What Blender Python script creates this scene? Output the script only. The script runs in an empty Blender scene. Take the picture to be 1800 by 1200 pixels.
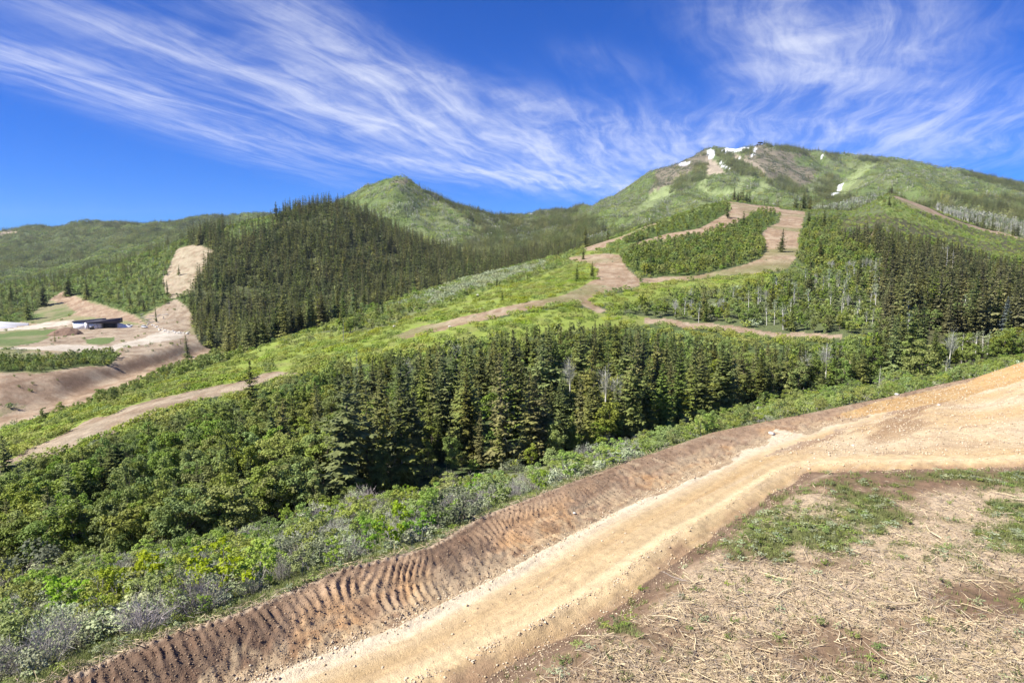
import bpy, math, random
import numpy as np
from mathutils import Matrix, Vector

random.seed(7)
rng = np.random.default_rng(7)
SC = bpy.context.scene
COL = SC.collection
CZ = 80.0                                   # height of the viewpoint above world zero

# ------------------------------------------------------------------ camera
PITCH = math.atan(145.0 / 1200.0)
cam_data = bpy.data.cameras.new('camera')
cam_data.sensor_width = 36.0
cam_data.lens = 24.0
cam_data.clip_start = 0.5
cam_data.clip_end = 40000.0
cam = bpy.data.objects.new('camera', cam_data)
cam.location = (0, 0, CZ)
cam.rotation_euler = (math.pi / 2 - PITCH, 0, 0)
COL.objects.link(cam)
SC.camera = cam

# ------------------------------------------------------------------ light
SUN_EL = math.radians(47)
SUN_AZ = math.radians(-114)                 # clockwise from the view direction (+Y): left and a little behind
sun_dir = Vector((math.sin(SUN_AZ) * math.cos(SUN_EL), math.cos(SUN_AZ) * math.cos(SUN_EL), math.sin(SUN_EL)))
sd = bpy.data.lights.new('sun', 'SUN')
sd.energy = 4.8
sd.angle = math.radians(0.5)
sd.color = (1.0, 0.95, 0.86)
sun = bpy.data.objects.new('sun', sd)
sun.rotation_euler = sun_dir.to_track_quat('Z', 'Y').to_euler()
sun.location = (-200, -150, 400)
COL.objects.link(sun)

SC.view_settings.view_transform = 'Standard'
SC.view_settings.look = 'None'
SC.view_settings.gamma = 1.0
SC.view_settings.use_curve_mapping = False
SC.view_settings.exposure = 1.08
SC.render.engine = 'CYCLES'
try:
    SC.cycles.use_denoising = True
    SC.cycles.max_bounces = 6
    SC.cycles.diffuse_bounces = 3
    SC.cycles.transmission_bounces = 3
    SC.cycles.transparent_max_bounces = 4
    SC.cycles.volume_bounces = 0
except Exception:
    pass


class NT:
    """small helper for building node trees"""
    def __init__(self, tree):
        self.t = tree
        self.n = tree.nodes
        self.l = tree.links

    def add(self, typ, **kw):
        nd = self.n.new(typ)
        for k, v in kw.items():
            setattr(nd, k, v)
        return nd

    def put(self, sock, v):
        if isinstance(v, bpy.types.NodeSocket):
            self.l.new(v, sock)
        elif v is not None:
            sock.default_value = v

    def m(self, op, a, b=None, c=None, clamp=False):
        nd = self.add('ShaderNodeMath', operation=op)
        nd.use_clamp = clamp
        self.put(nd.inputs[0], a)
        if b is not None:
            self.put(nd.inputs[1], b)
        if c is not None:
            self.put(nd.inputs[2], c)
        return nd.outputs[0]

    def mix(self, fac, a, b, blend='MIX'):
        nd = self.add('ShaderNodeMix', data_type='RGBA', blend_type=blend)
        self.put(nd.inputs[0], fac)
        self.put(nd.inputs[6], a if not isinstance(a, tuple) or len(a) == 4 else a + (1,))
        self.put(nd.inputs[7], b if not isinstance(b, tuple) or len(b) == 4 else b + (1,))
        return nd.outputs[2]

    def noise(self, vec, scale, detail=4, rough=0.55, dist=0.0):
        nd = self.add('ShaderNodeTexNoise')
        self.put(nd.inputs['Vector'], vec)
        nd.inputs['Scale'].default_value = scale
        nd.inputs['Detail'].default_value = detail
        nd.inputs['Roughness'].default_value = rough
        nd.inputs['Distortion'].default_value = dist
        return nd.outputs['Fac']

    def ramp(self, v, lo, hi, smooth=True):
        nd = self.add('ShaderNodeMapRange')
        nd.interpolation_type = 'SMOOTHSTEP' if smooth else 'LINEAR'
        self.put(nd.inputs[0], v)
        nd.inputs[1].default_value = lo
        nd.inputs[2].default_value = hi
        return nd.outputs[0]


# ------------------------------------------------------------------ sky with cirrus
world = bpy.data.worlds.new('World')
SC.world = world
world.use_nodes = True
W = NT(world.node_tree)
W.n.clear()
sky = W.add('ShaderNodeTexSky')
sky.sky_type = 'NISHITA'
sky.sun_disc = False
sky.sun_elevation = SUN_EL
sky.sun_rotation = SUN_AZ
sky.altitude = 2300
sky.air_density = 1.0
sky.dust_density = 0.0
sky.ozone_density = 3.0
hsv = W.add('ShaderNodeHueSaturation')
hsv.inputs['Hue'].default_value = 0.503
hsv.inputs['Saturation'].default_value = 1.50
hsv.inputs['Value'].default_value = 0.97
grade = W.mix(1.0, sky.outputs[0], (0.20, 0.64, 1.44, 1), 'MULTIPLY')
W.l.new(grade, hsv.inputs['Color'])
tc = W.add('ShaderNodeTexCoord')
sep = W.add('ShaderNodeSeparateXYZ')
W.l.new(tc.outputs['Generated'], sep.inputs[0])
dx, dy, dz = sep.outputs
el = W.m('ARCSINE', dz)                      # elevation and azimuth of a sky direction, radians
az = W.m('ARCTAN2', dx, dy)
zc = W.m('MAXIMUM', dz, 0.012)
# a flat cirrus sheet overhead: where the ray meets it
qx = W.m('DIVIDE', dx, W.m('ADD', zc, 0.05))
qy = W.m('DIVIDE', dy, W.m('ADD', zc, 0.05))
CW = math.radians(19)                        # heading of the high wind, from +Y towards +X
sw, cw = math.sin(CW), math.cos(CW)
along = W.m('ADD', W.m('MULTIPLY', qx, sw), W.m('MULTIPLY', qy, cw))
across = W.m('SUBTRACT', W.m('MULTIPLY', qx, cw), W.m('MULTIPLY', qy, sw))


def sky_vec(ka, kc, kz):
    c = W.add('ShaderNodeCombineXYZ')
    W.put(c.inputs[0], W.m('MULTIPLY', along, ka))
    W.put(c.inputs[1], W.m('MULTIPLY', across, kc))
    c.inputs[2].default_value = kz
    return c.outputs[0]


warp = W.noise(sky_vec(0.5, 0.8, 3.1), 1.0, 3, 0.5)
across = W.m('ADD', across, W.m('MULTIPLY', W.m('SUBTRACT', warp, 0.5), 0.75))
fine = W.noise(sky_vec(1.05, 6.0, 0.4), 1.0, 9, 0.66, 0.35)       # combed out fibres
puff = W.noise(sky_vec(1.5, 2.1, 7.7), 1.6, 7, 0.62, 0.5)         # torn, curly bits
broad = W.noise(sky_vec(0.22, 0.5, 5.0), 1.0, 3, 0.5)


def blob(px, py, rx, ry, rot, gain, power=1.0):
    """a soft patch of cirrus round one direction (given where the lens sees it), elongated at an angle"""
    xc, yc = (px - 900) / 1200.0, (600 - py) / 1200.0
    v = Vector((xc, math.cos(PITCH) + yc * math.sin(PITCH), -math.sin(PITCH) + yc * math.cos(PITCH))).normalized()
    e0, a0 = math.asin(v.z), math.atan2(v.x, v.y)
    da = W.m('MULTIPLY', W.m('SUBTRACT', az, a0), math.cos(e0))
    de = W.m('SUBTRACT', el, e0)
    c, s = math.cos(rot), math.sin(rot)
    p = W.m('DIVIDE', W.m('ADD', W.m('MULTIPLY', da, c), W.m('MULTIPLY', de, s)), rx / 1200.0)
    q = W.m('DIVIDE', W.m('SUBTRACT', W.m('MULTIPLY', de, c), W.m('MULTIPLY', da, s)), ry / 1200.0)
    r2 = W.m('ADD', W.m('MULTIPLY', p, p), W.m('MULTIPLY', q, q))
    return W.m('MULTIPLY', W.m('EXPONENT', W.m('MULTIPLY', r2, -1.0)), gain)


def total(lst):
    o = lst[0]
    for b in lst[1:]:
        o = W.m('ADD', o, b)
    return o


R = math.radians
veil = total([
    blob(700, 235, 460, 30, R(-13), 0.62), blob(820, 200, 380, 46, R(-14), 0.55), blob(980, 318, 190, 11, R(-7), 0.85), blob(720, 292, 250, 14, R(-9), 0.55), blob(240, 195, 330, 24, R(-17), 0.45),
    blob(900, 265, 330, 52, R(-10), 0.55), blob(1250, 240, 300, 60, R(-2), 0.62),
    blob(1560, 215, 330, 40, R(3), 0.62), blob(1700, 262, 200, 32, R(0), 0.42), blob(1450, 70, 190, 80, R(-30), 0.72), blob(1440, 110, 130, 50, R(10), 0.45), blob(1640, 40, 130, 36, R(-8), 0.35),
    blob(100, 125, 240, 26, R(-9), 0.66), blob(250, 72, 200, 20, R(-14), 0.55), blob(560, 60, 230, 50, R(-22), 0.62),
    blob(640, 150, 260, 46, R(-8), 0.55), blob(1060, 110, 80, 26, R(-14), 0.33), blob(480, 255, 260, 30, R(-12), 0.32),
])
thick = total([
    blob(670, 218, 90, 13, R(0), 0.55), blob(930, 312, 300, 10, R(-6), 0.5), blob(330, 80, 150, 26, R(-15), 0.28),
    blob(1430, 80, 170, 80, R(-25), 0.45), blob(560, 50, 170, 50, R(-25), 0.4), blob(960, 185, 160, 20, R(-14), 0.35),
    blob(80, 115, 150, 26, R(-6), 0.35), blob(640, 135, 130, 18, R(0), 0.3),
])
behind = W.m('MULTIPLY', W.ramp(W.m('ABSOLUTE', az), 0.75, 1.1), W.ramp(broad, 0.42, 0.7))   # the sky outside the view goes on the same way
veil = W.m('ADD', veil, W.m('MULTIPLY', behind, 0.6))
fib = W.m('ADD', W.m('MULTIPLY', W.ramp(fine, 0.28, 0.74), 0.58), 0.34)
dens = W.m('MULTIPLY', veil, fib)
dens = W.m('ADD', dens, W.m('MULTIPLY', thick, W.ramp(puff, 0.36, 0.66)))
dens = W.m('ADD', dens, W.m('MULTIPLY', W.m('MULTIPLY', veil, W.ramp(puff, 0.45, 0.75)), 0.35))
dens = W.m('MULTIPLY', W.m('MAXIMUM', dens, 0.0), W.m('ADD', 0.55, W.m('MULTIPLY', W.ramp(fine, 0.3, 0.75), 0.6)))
dens = W.m('SUBTRACT', 1.0, W.m('EXPONENT', W.m('MULTIPLY', dens, -1.0)))     # thick veils close up softly
dens = W.m('POWER', dens, 1.35)
dens = W.m('MULTIPLY', dens, 0.92)
cloudcol = W.mix(0.10, (10.2, 10.4, 10.9, 1), hsv.outputs[0])
skycol = W.mix(dens, hsv.outputs[0], cloudcol)
bg = W.add('ShaderNodeBackground')
bg.inputs['Strength'].default_value = 0.052
W.l.new(skycol, bg.inputs['Color'])
wo = W.add('ShaderNodeOutputWorld')
W.l.new(bg.outputs[0], wo.inputs['Surface'])

# ------------------------------------------------------------------ numpy noise and geometry helpers
_tab = np.random.default_rng(3).random((64, 256, 256)).astype(np.float32)


def vnoise(x, y, seed=0):
    x = np.asarray(x, dtype=np.float64); y = np.asarray(y, dtype=np.float64)
    xi = np.floor(x).astype(np.int64); yi = np.floor(y).astype(np.int64)
    fx = x - xi; fy = y - yi
    fx = fx * fx * fx * (fx * (fx * 6 - 15) + 10); fy = fy * fy * fy * (fy * (fy * 6 - 15) + 10)
    T = _tab[seed % 64]
    a = T[xi & 255, yi & 255]; b = T[(xi + 1) & 255, yi & 255]
    c = T[xi & 255, (yi + 1) & 255]; d = T[(xi + 1) & 255, (yi + 1) & 255]
    return (a * (1 - fx) + b * fx) * (1 - fy) + (c * (1 - fx) + d * fx) * fy


def fbm(x, y, octv=4, seed=0, gain=0.5):
    s = 0.0; amp = 1.0; tot = 0.0; f = 1.0
    for o in range(octv):
        s = s + amp * vnoise(x * f + o * 17.3, y * f - o * 9.1, seed + o)
        tot += amp; amp *= gain; f *= 2.03
    return s / tot - 0.5


def sstep(a, b, x):
    t = np.clip((x - a) / (b - a), 0, 1)
    return t * t * (3 - 2 * t)


cP, sP = math.cos(PITCH), math.sin(PITCH)


def unproject(px, py, third):
    """a place seen at (px, py) in the photograph; third > 0 is its distance ahead, third < 0 its height below the viewpoint"""
    xc, yc = (px - 900) / 1200.0, (600 - py) / 1200.0
    d = (xc, cP + yc * sP, -sP + yc * cP)
    t = third / d[1] if third > 0 else third / d[2]
    return (d[0] * t, d[1] * t, d[2] * t)


def project(X, Y, Z):
    """Z relative to the viewpoint"""
    f = Y * cP - Z * sP
    up = Y * sP + Z * cP
    f = np.maximum(f, 0.01)
    return 900 + 1200 * X / f, 600 - 1200 * up / f


def curve(pts):
    w = np.array([unproject(*p) for p in pts])
    u = w[:, 0] / w[:, 1]
    o = np.argsort(u)
    return u[o], w[o, 1], w[o, 2]


# lines of the land, from the viewpoint outwards (pixel x, pixel y, distance or drop)
EDGE_PTS = [(-250, 1350, -15.6), (90, 1200, -15.6), (250, 1130, -15.7), (420, 1075, -15.8), (600, 1000, -16.0), (750, 962, -16.2), (850, 905, -16.4), (950, 868, -16.5),
            (1050, 830, -16.7), (1150, 795, -16.8), (1250, 760, -16.9), (1400, 730, -17.0), (1550, 700, -17.0), (1650, 676, -17.0), (1720, 662, -16.8), (1800, 636, 97.0), (2050, 560, 110.0)]
GULLY = [(-250, 1000, -36), (0, 965, -34), (300, 930, -31), (430, 905, -30.5), (600, 855, -30), (985, 790, -29.5), (1100, 760, -29.5), (1300, 705, -28), (1500, 668, -26), (1650, 645, -24), (1800, 620, -22), (2050, 575, -20)]
ROADL = [(-250, 905, -35), (40, 803, -33), (240, 728, -30), (400, 682, -28), (520, 656, -27), (700, 598, -22), (800, 568, -18.5), (1000, 530, -14), (1060, 540, -15.5), (1140, 567, -19), (1330, 590, -21), (1500, 582, -20), (1650, 572, -18), (1800, 560, -17), (2050, 530, -14)]
UPPER = [(-250, 880, 108), (0, 785, 127), (240, 710, 146), (420, 655, 176), (600, 585, 222), (800, 532, 262), (900, 508, 285), (1000, 492, 290), (1060, 482, 300), (1240, 486, 290), (1370, 441, 350), (1500, 470, 300), (1700, 500, 290), (1800, 490, 300), (2050, 470, 300)]
SPUR = [(-250, 850, 122), (0, 764, 140), (100, 729, 150), (230, 694, 168), (300, 669, 182), (420, 625, 212), (500, 596, 235), (600, 562, 270), (700, 532, 310), (800, 497, 345), (900, 472, 395), (1000, 447, 450), (1080, 419, 520), (1160, 392, 600), (1240, 367, 690), (1290, 358, 760), (1390, 372, 760),
        (1500, 378, 770), (1565, 347, 810), (1640, 372, 790), (1720, 402, 740), (1800, 422, 700), (2050, 470, 650)]
TRACK = [(-250, 830, 180), (0, 745, 230), (100, 710, 270), (200, 667, 330), (300, 637, 390), (380, 614, 450), (500, 607, 480), (600, 585, 520), (800, 520, 600), (900, 495, 660), (1000, 470, 740), (1080, 457, 830), (1160, 436, 900), (1290, 402, 1000), (1390, 400, 1000), (1500, 396, 1000), (1570, 382, 1000), (1640, 382, 950), (1720, 402, 900), (1800, 410, 850), (2050, 440, 850)]
BENCH = [(-250, 690, 270), (0, 655, 287), (100, 653, 305), (200, 640, 345), (300, 612, 405), (370, 600, 460), (500, 592, 520), (600, 570, 560), (800, 512, 640), (900, 488, 720), (1000, 460, 820), (1080, 447, 900), (1160, 428, 970), (1290, 398, 1080), (1390, 396, 1080), (1500, 392, 1080), (1570, 380, 1080), (1640, 376, 1040), (1720, 396, 980), (1800, 404, 930), (2050, 436, 930)]
BASE = [(-250, 585, 560), (0, 578, 545), (170, 572, 530), (300, 574, 510), (370, 585, 500), (500, 573, 560), (600, 545, 610), (700, 512, 680), (800, 482, 760), (880, 462, 840), (1000, 447, 950), (1080, 433, 1050), (1290, 392, 1180), (1390, 390, 1180), (1500, 386, 1180), (1640, 372, 1140), (1800, 398, 1040), (2050, 430, 1040)]
HILL = [(-250, 550, 780), (0, 507, 800), (100, 489, 820), (200, 466, 850), (290, 436, 880), (380, 408, 920), (430, 394, 940), (480, 384, 960), (545, 369, 1000), (605, 366, 1000), (650, 386, 990), (700, 417, 960), (760, 441, 920), (810, 456, 905), (880, 466, 900), (1000, 446, 1040), (1080, 430, 1120), (1290, 388, 1250), (1390, 386, 1250), (1500, 380, 1260), (1640, 368, 1240), (1800, 396, 1140), (2050, 425, 1140)]
DIP = [(-250, 530, 1250), (0, 510, 1250), (200, 480, 1250), (430, 425, 1300), (545, 415, 1350), (605, 420, 1350), (700, 455, 1260), (800, 462, 1220), (900, 460, 1200), (1000, 444, 1200), (1080, 424, 1250), (1160, 404, 1320), (1290, 376, 1400), (1390, 376, 1400), (1480, 368, 1450), (1570, 368, 1400), (1700, 384, 1300), (1800, 394, 1250), (2050, 420, 1250)]
PEAK = [(-250, 475, 1900), (0, 458, 1900), (200, 436, 1900), (300, 420, 1900), (430, 410, 1850), (545, 372, 1850), (605, 346, 1850), (650, 330, 1850), (680, 321, 1850), (690, 317.5, 1850), (716, 318, 1850), (724, 323, 1850), (750, 336, 1850), (800, 358, 1850), (850, 379, 1850), (900, 394, 1800), (960, 400, 1750), (1020, 393, 1750), (1100, 364, 1750), (1200, 347, 1800), (1300, 337, 1850), (1390, 340, 1850), (1480, 342, 1800), (1570, 320, 1800), (1650, 330, 1750), (1700, 344, 1700), (1800, 370, 1600), (2050, 420, 1600)]
FACE = [(-250, 440, 2400), (0, 428, 2400), (200, 408, 2400), (430, 396, 2400), (605, 392, 2500), (700, 390, 2600), (800, 390, 2600), (900, 389, 2700), (1000, 382, 2300), (1060, 360, 2200), (1100, 344, 2200), (1150, 320, 2300), (1240, 286, 2350), (1330, 276, 2400), (1400, 286, 2400), (1480, 302, 2400), (1570, 299, 2400), (1700, 320, 2300), (1800, 342, 2200), (2050, 395, 2200)]
RIDGE = [(-250, 430, 2800), (0, 411, 2800), (70, 399, 2800), (200, 390, 2850), (330, 387, 2850), (430, 382, 2900), (600, 386, 3200), (800, 388, 3500), (880, 385, 3600), (940, 379, 3600), (1000, 374, 3300), (1015, 366, 2700), (1060, 349, 2650), (1100, 329, 2650), (1150, 304, 2650), (1200, 287, 2680), (1240, 268, 2700), (1270, 261, 2700), (1300, 255, 2700), (1340, 252, 2700), (1400, 266, 2700),
         (1450, 275, 2700), (1530, 283, 2700), (1600, 291, 2700), (1700, 309, 2650), (1800, 329, 2600), (2050, 380, 2600)]

UG = np.linspace(-1.15, 1.15, 461)
rows = []


def row(pts):
    u, y, z = curve(pts)
    return np.interp(UG, u, y), np.interp(UG, u, z)


eY, eZ = row(EDGE_PTS)
gY, gZ = row(GULLY)
rows.append((np.full_like(UG, 0.5), np.full_like(UG, -15.6)))
rows.append((eY * 0.5, np.interp(UG, [-1, 0.5, 1], [-15.7, -16.3, -15.9])))
rows.append((eY, eZ))
rows.append((eY + 2.5, eZ - 0.9))
rows.append((gY, gZ))
rows.append(row(ROADL))
rows.append(row(UPPER))
sY, sZ = row(SPUR)
rows.append((sY, sZ))
drop = np.interp(UG, [-1, 0.25, 0.36, 1], [7.0, 7.0, 2.0, 1.0])
rows.append((sY + 28, sZ - drop))
for c in (TRACK, BENCH, BASE, HILL, DIP, PEAK, FACE, RIDGE):
    rows.append(row(c))
rows.append((np.full_like(UG, 4600.0), np.full_like(UG, 0.0)))
rows.append((np.full_like(UG, 9000.0), np.full_like(UG, -150.0)))
KY = np.array([r[0] for r in rows]); KZ = np.array([r[1] for r in rows])
for k in range(1, len(KY)):
    KY[k] = np.maximum(KY[k], KY[k - 1] * 1.02 + 0.4)

NLOG = 900
LY = np.linspace(math.log(1.0), math.log(9000.0), NLOG)
YG = np.exp(LY)


def pchip(x, y, xq):
    h = np.diff(x); dl = np.diff(y) / h
    m = np.zeros_like(x)
    for i in range(1, len(x) - 1):
        if dl[i - 1] * dl[i] > 0:
            w1 = 2 * h[i] + h[i - 1]; w2 = h[i] + 2 * h[i - 1]
            m[i] = (w1 + w2) / (w1 / dl[i - 1] + w2 / dl[i])
    m[0], m[-1] = dl[0], dl[-1]
    i = np.clip(np.searchsorted(x, xq) - 1, 0, len(h) - 1)
    t = (xq - x[i]) / h[i]
    t2, t3 = t * t, t * t * t
    return (2 * t3 - 3 * t2 + 1) * y[i] + (t3 - 2 * t2 + t) * h[i] * m[i] + (-2 * t3 + 3 * t2) * y[i + 1] + (t3 - t2) * h[i] * m[i + 1]


MACRO = np.array([pchip(KY[:, i], KZ[:, i], YG) for i in range(len(UG))])   # [u, logY]
ker = np.exp(-0.5 * (np.arange(-5, 6) / 1.1) ** 2); ker /= ker.sum()
pad = np.pad(MACRO, ((5, 5), (0, 0)), mode='edge')
MACRO = sum(ker[j] * pad[j:j + len(UG)] for j in range(11))


def macro(X, Y):
    Y = np.maximum(Y, 1.01)
    u = np.clip(X / Y, -1.149, 1.149)
    a = (u - UG[0]) / (UG[1] - UG[0]); b = (np.log(Y) - LY[0]) / (LY[1] - LY[0])
    b = np.clip(b, 0, NLOG - 1.001)
    ai = a.astype(int); bi = b.astype(int); fa = a - ai; fb = b - bi
    return (MACRO[ai, bi] * (1 - fb) + MACRO[ai, bi + 1] * fb) * (1 - fa) + (MACRO[ai + 1, bi] * (1 - fb) + MACRO[ai + 1, bi + 1] * fb) * fa


# road lines on the bench, in world metres
def wline(pts):
    return np.array([unproject(*p)[:2] for p in pts])


E_LINE = wline(EDGE_PTS)
RL_LINE = wline([(150, 1330, -17.0), (430, 1200, -17.0), (700, 1092, -17), (900, 988, -17), (1060, 900, -17), (1200, 838, -17), (1300, 792, -17), (1420, 752, -17), (1600, 702, -17), (1690, 675, -16.8), (1800, 640, 96.5), (2050, 562, 109.5)])
RR_LINE = wline([(700, 1290, -17), (900, 1170, -17), (1100, 1062, -17), (1240, 952, -17), (1330, 895, -17), (1390, 855, -17), (1435, 828, -17), (1520, 820, -16.7), (1800, 816, -16.3), (2050, 816, -16)])


def seg_dist(X, Y, L):
    """signed distance to a polyline (positive on its right hand side) and arc length along it"""
    best = np.full(X.shape, 1e9); sgn = np.ones(X.shape); arc = np.zeros(X.shape); s0 = 0.0
    for i in range(len(L) - 1):
        a, b = L[i], L[i + 1]
        d = b - a; ln = math.hypot(*d); d = d / ln
        px, py = X - a[0], Y - a[1]
        t = px * d[0] + py * d[1]
        tc_ = np.clip(t, 0, ln)
        ex, ey = px - tc_ * d[0], py - tc_ * d[1]
        r = np.hypot(ex, ey)
        cr = px * d[1] - py * d[0]
        q = r < best
        best = np.where(q, r, best); sgn = np.where(q, np.sign(cr), sgn); arc = np.where(q, s0 + tc_, arc)
        s0 += ln
    return best * sgn, arc


def bench_parts(X, Y):
    dE, sE = seg_dist(X, Y, E_LINE)
    dL, sL = seg_dist(X, Y, RL_LINE)
    dR, sR = seg_dist(X, Y, RR_LINE)
    return dE, dL, dR, sE, sL


def near_detail(X, Y):
    """bank, road, ruts, tread marks and clods of the bench under the viewpoint (metres added to the land)"""
    dE, dL, dR, s, sL = bench_parts(X, Y)
    far = sstep(95, 60, Y)
    dR = dR + 0.9 * fbm(X * 0.28, Y * 0.28, 3, 34) + 0.35 * fbm(X * 1.1, Y * 1.1, 2, 35)
    dL = dL + 0.7 * fbm(X * 0.3, Y * 0.3, 3, 36)
    hb = np.interp(s, [0, 10, 40, 60, 90, 130], [1.3, 1.25, 1.0, 0.65, 0.3, 0.1])
    f = np.clip(dE / np.maximum(dE - dL, 0.3), 0, 1)         # 0 at the outer edge, 1 where the driven road begins
    inb = (dE > 0)
    dropb = hb * sstep(0.10, 1.0, f)
    fieldup = 0.75 * hb * sstep(-0.3, 2.6, dR)
    h = np.where(inb, -dropb + fieldup, 0.0)
    bank = np.where(inb & (dL < 0), sstep(0, 0.4, dE) * sstep(0.0, 0.6, -dL), 0.0)
    road = np.where((dL > 0) & (dR < 0), 1.0, 0.0) * sstep(0, 0.5, dL)
    # crawler tread marks pressed into the bank, in bent swaths
    sw_ = s + 1.3 * np.sin(dE * 0.55 + 2.2 * fbm(s * 0.09, dE * 0.2, 2, 11)) + 0.5 * fbm(s * 0.5, dE * 0.5, 2, 12)
    lane = sstep(0.12, 0.3, np.abs((dE / 1.55 + 0.25 * fbm(s * 0.12, dE * 0.1, 2, 13)) % 1.0 - 0.5) + 0.12)
    tread = (np.abs(((sw_ / 0.46) % 1.0) - 0.5) * 2) ** 2.0 * (0.25 + 1.0 * sstep(52, 26, s))
    swath = sstep(-0.06, 0.12, fbm(s * 0.20 + 4, dE * 0.35, 3, 14) + 0.22 * sstep(46, 24, s)) * (0.45 + 1.1 * vnoise(s * 0.9, dE * 0.9, 17))
    h = h + bank * (0.02 + 0.145 * tread * swath * lane * far)
    h = h + bank * (0.20 * fbm(X * 0.7, Y * 0.7, 3, 15) + 0.26 * fbm(X * 3.2, Y * 3.2, 4, 16) * (1.3 - swath) + 0.08 * np.maximum(fbm(X * 1.1, Y * 1.1, 2, 19), 0) + 0.10 * np.abs(fbm(X * 6, Y * 6, 2, 18)) )
    # ruts, loose edges and a windrow on the road
    rut = np.exp(-((dL - 2.1 + 0.4 * fbm(sL * 0.06, 0 * sL, 2, 20)) / 0.38) ** 2) + np.exp(-((dL - 4.3 + 0.4 * fbm(sL * 0.06, 0 * sL + 3, 2, 20)) / 0.4) ** 2)
    h = h - road * 0.07 * rut
    ledge = np.exp(-((dL - 0.25 + 0.35 * fbm(sL * 0.3, 0 * sL, 3, 21)) / 0.3) ** 2)
    h = h + np.where(inb, 0.14 * ledge * (0.5 + 1.5 * np.abs(fbm(X * 3, Y * 3, 3, 22))), 0)
    wr = np.exp(-((dR + 2.2 + 0.5 * fbm(sL * 0.12, 0 * sL + 7, 3, 23)) / 0.35) ** 2) * sstep(62, 50, Y)
    h = h + np.where(inb, 0.16 * wr * (0.5 + 1.4 * np.abs(fbm(X * 3, Y * 3, 3, 24))), 0)
    h = h - 0.35 * sstep(-2.0, -0.6, dR) * sstep(0.9, -0.2, dR) * sstep(62, 50, Y) * inb
    h = h + road * (0.05 * fbm(sL * 0.5, dL * 2.5, 3, 25) + 0.045 * fbm(sL * 0.35, dL * 9.0, 3, 28) + 0.05 * fbm(X * 4.0, Y * 4.0, 3, 29))
    pad = np.where((dL > 1.5) & (dR < 0), sstep(48, 62, Y), 0.0)
    h = h + pad * (0.32 * fbm(X * 0.35, Y * 0.35, 4, 26) + 0.14 * np.abs(fbm(X * 2.2, Y * 2.2, 3, 27)))
    # a dug-over field with humps and holes
    fld = sstep(0.2, 2.0, dR) * inb
    h = h + fld * (0.55 * fbm(X * 0.22, Y * 0.22, 4, 30) + 0.22 * fbm(X * 1.3, Y * 1.3, 3, 31) + 0.08 * fbm(X * 5, Y * 5, 2, 32))
    return h


def ground(X, Y, fine=True):
    """height of the land relative to the viewpoint"""
    X = np.asarray(X, dtype=np.float64); Y = np.asarray(Y, dtype=np.float64)
    z = macro(X, Y)
    dist = np.maximum(Y, 1.0)
    k = sstep(60, 160, dist)
    z = z + k * 1.2 * fbm(X * 0.03, Y * 0.03, 4, 40)
    k2 = sstep(700, 1500, dist)
    rdg = 1 - 2 * np.abs(fbm(X * 0.0055, Y * 0.0025, 4, 46)) * 2.2
    z = z + k2 * (20.0 * fbm(X * 0.0042, Y * 0.0042, 5, 44) + 26.0 * (rdg - .62) + 7.0 * fbm(X * 0.02, Y * 0.02, 3, 50))
    out = (dist > 26) & (dist < 190)
    z = z + np.where(out, sstep(26, 45, dist) * 0.35 * fbm(X * 0.25, Y * 0.25, 3, 41), 0) * np.where(dist < 110, np.where(seg_far(X, Y), 1, 0), 1)
    if fine:
        nr = (dist < 125)
        if nr.any():
            add = np.zeros_like(z)
            add[nr] = near_detail(X[nr], Y[nr])
            z = z + add
    return z


def seg_far(X, Y):
    u = np.clip(X / np.maximum(Y, 1.0), -1.149, 1.149)
    return Y > np.interp(u, UG, KY[2]) + 1.5


def ground1(x, y):
    return float(ground(np.array([x]), np.array([y]))[0])


def at_pixel(px, py, ymin=5.0, ymax=4200.0):
    """where the line of sight through a picture point first meets the land between two distances"""
    xc, yc = (px - 900) / 1200.0, (600 - py) / 1200.0
    d = np.array([xc, cP + yc * sP, -sP + yc * cP])
    Ys = np.exp(np.linspace(math.log(ymin), math.log(ymax), 1600))
    t = Ys / d[1]
    z = ground(d[0] * t, Ys)
    below = np.nonzero(d[2] * t <= z)[0]
    i = below[0] if len(below) else len(Ys) - 1
    if i > 0 and len(below):
        f0 = d[2] * t[i - 1] - z[i - 1]; f1 = d[2] * t[i] - z[i]
        w = f0 / (f0 - f1 + 1e-9)
        y = Ys[i - 1] + w * (Ys[i] - Ys[i - 1])
    else:
        y = Ys[i]
    x = d[0] * y / d[1]
    return x, y, ground1(x, y)

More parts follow.
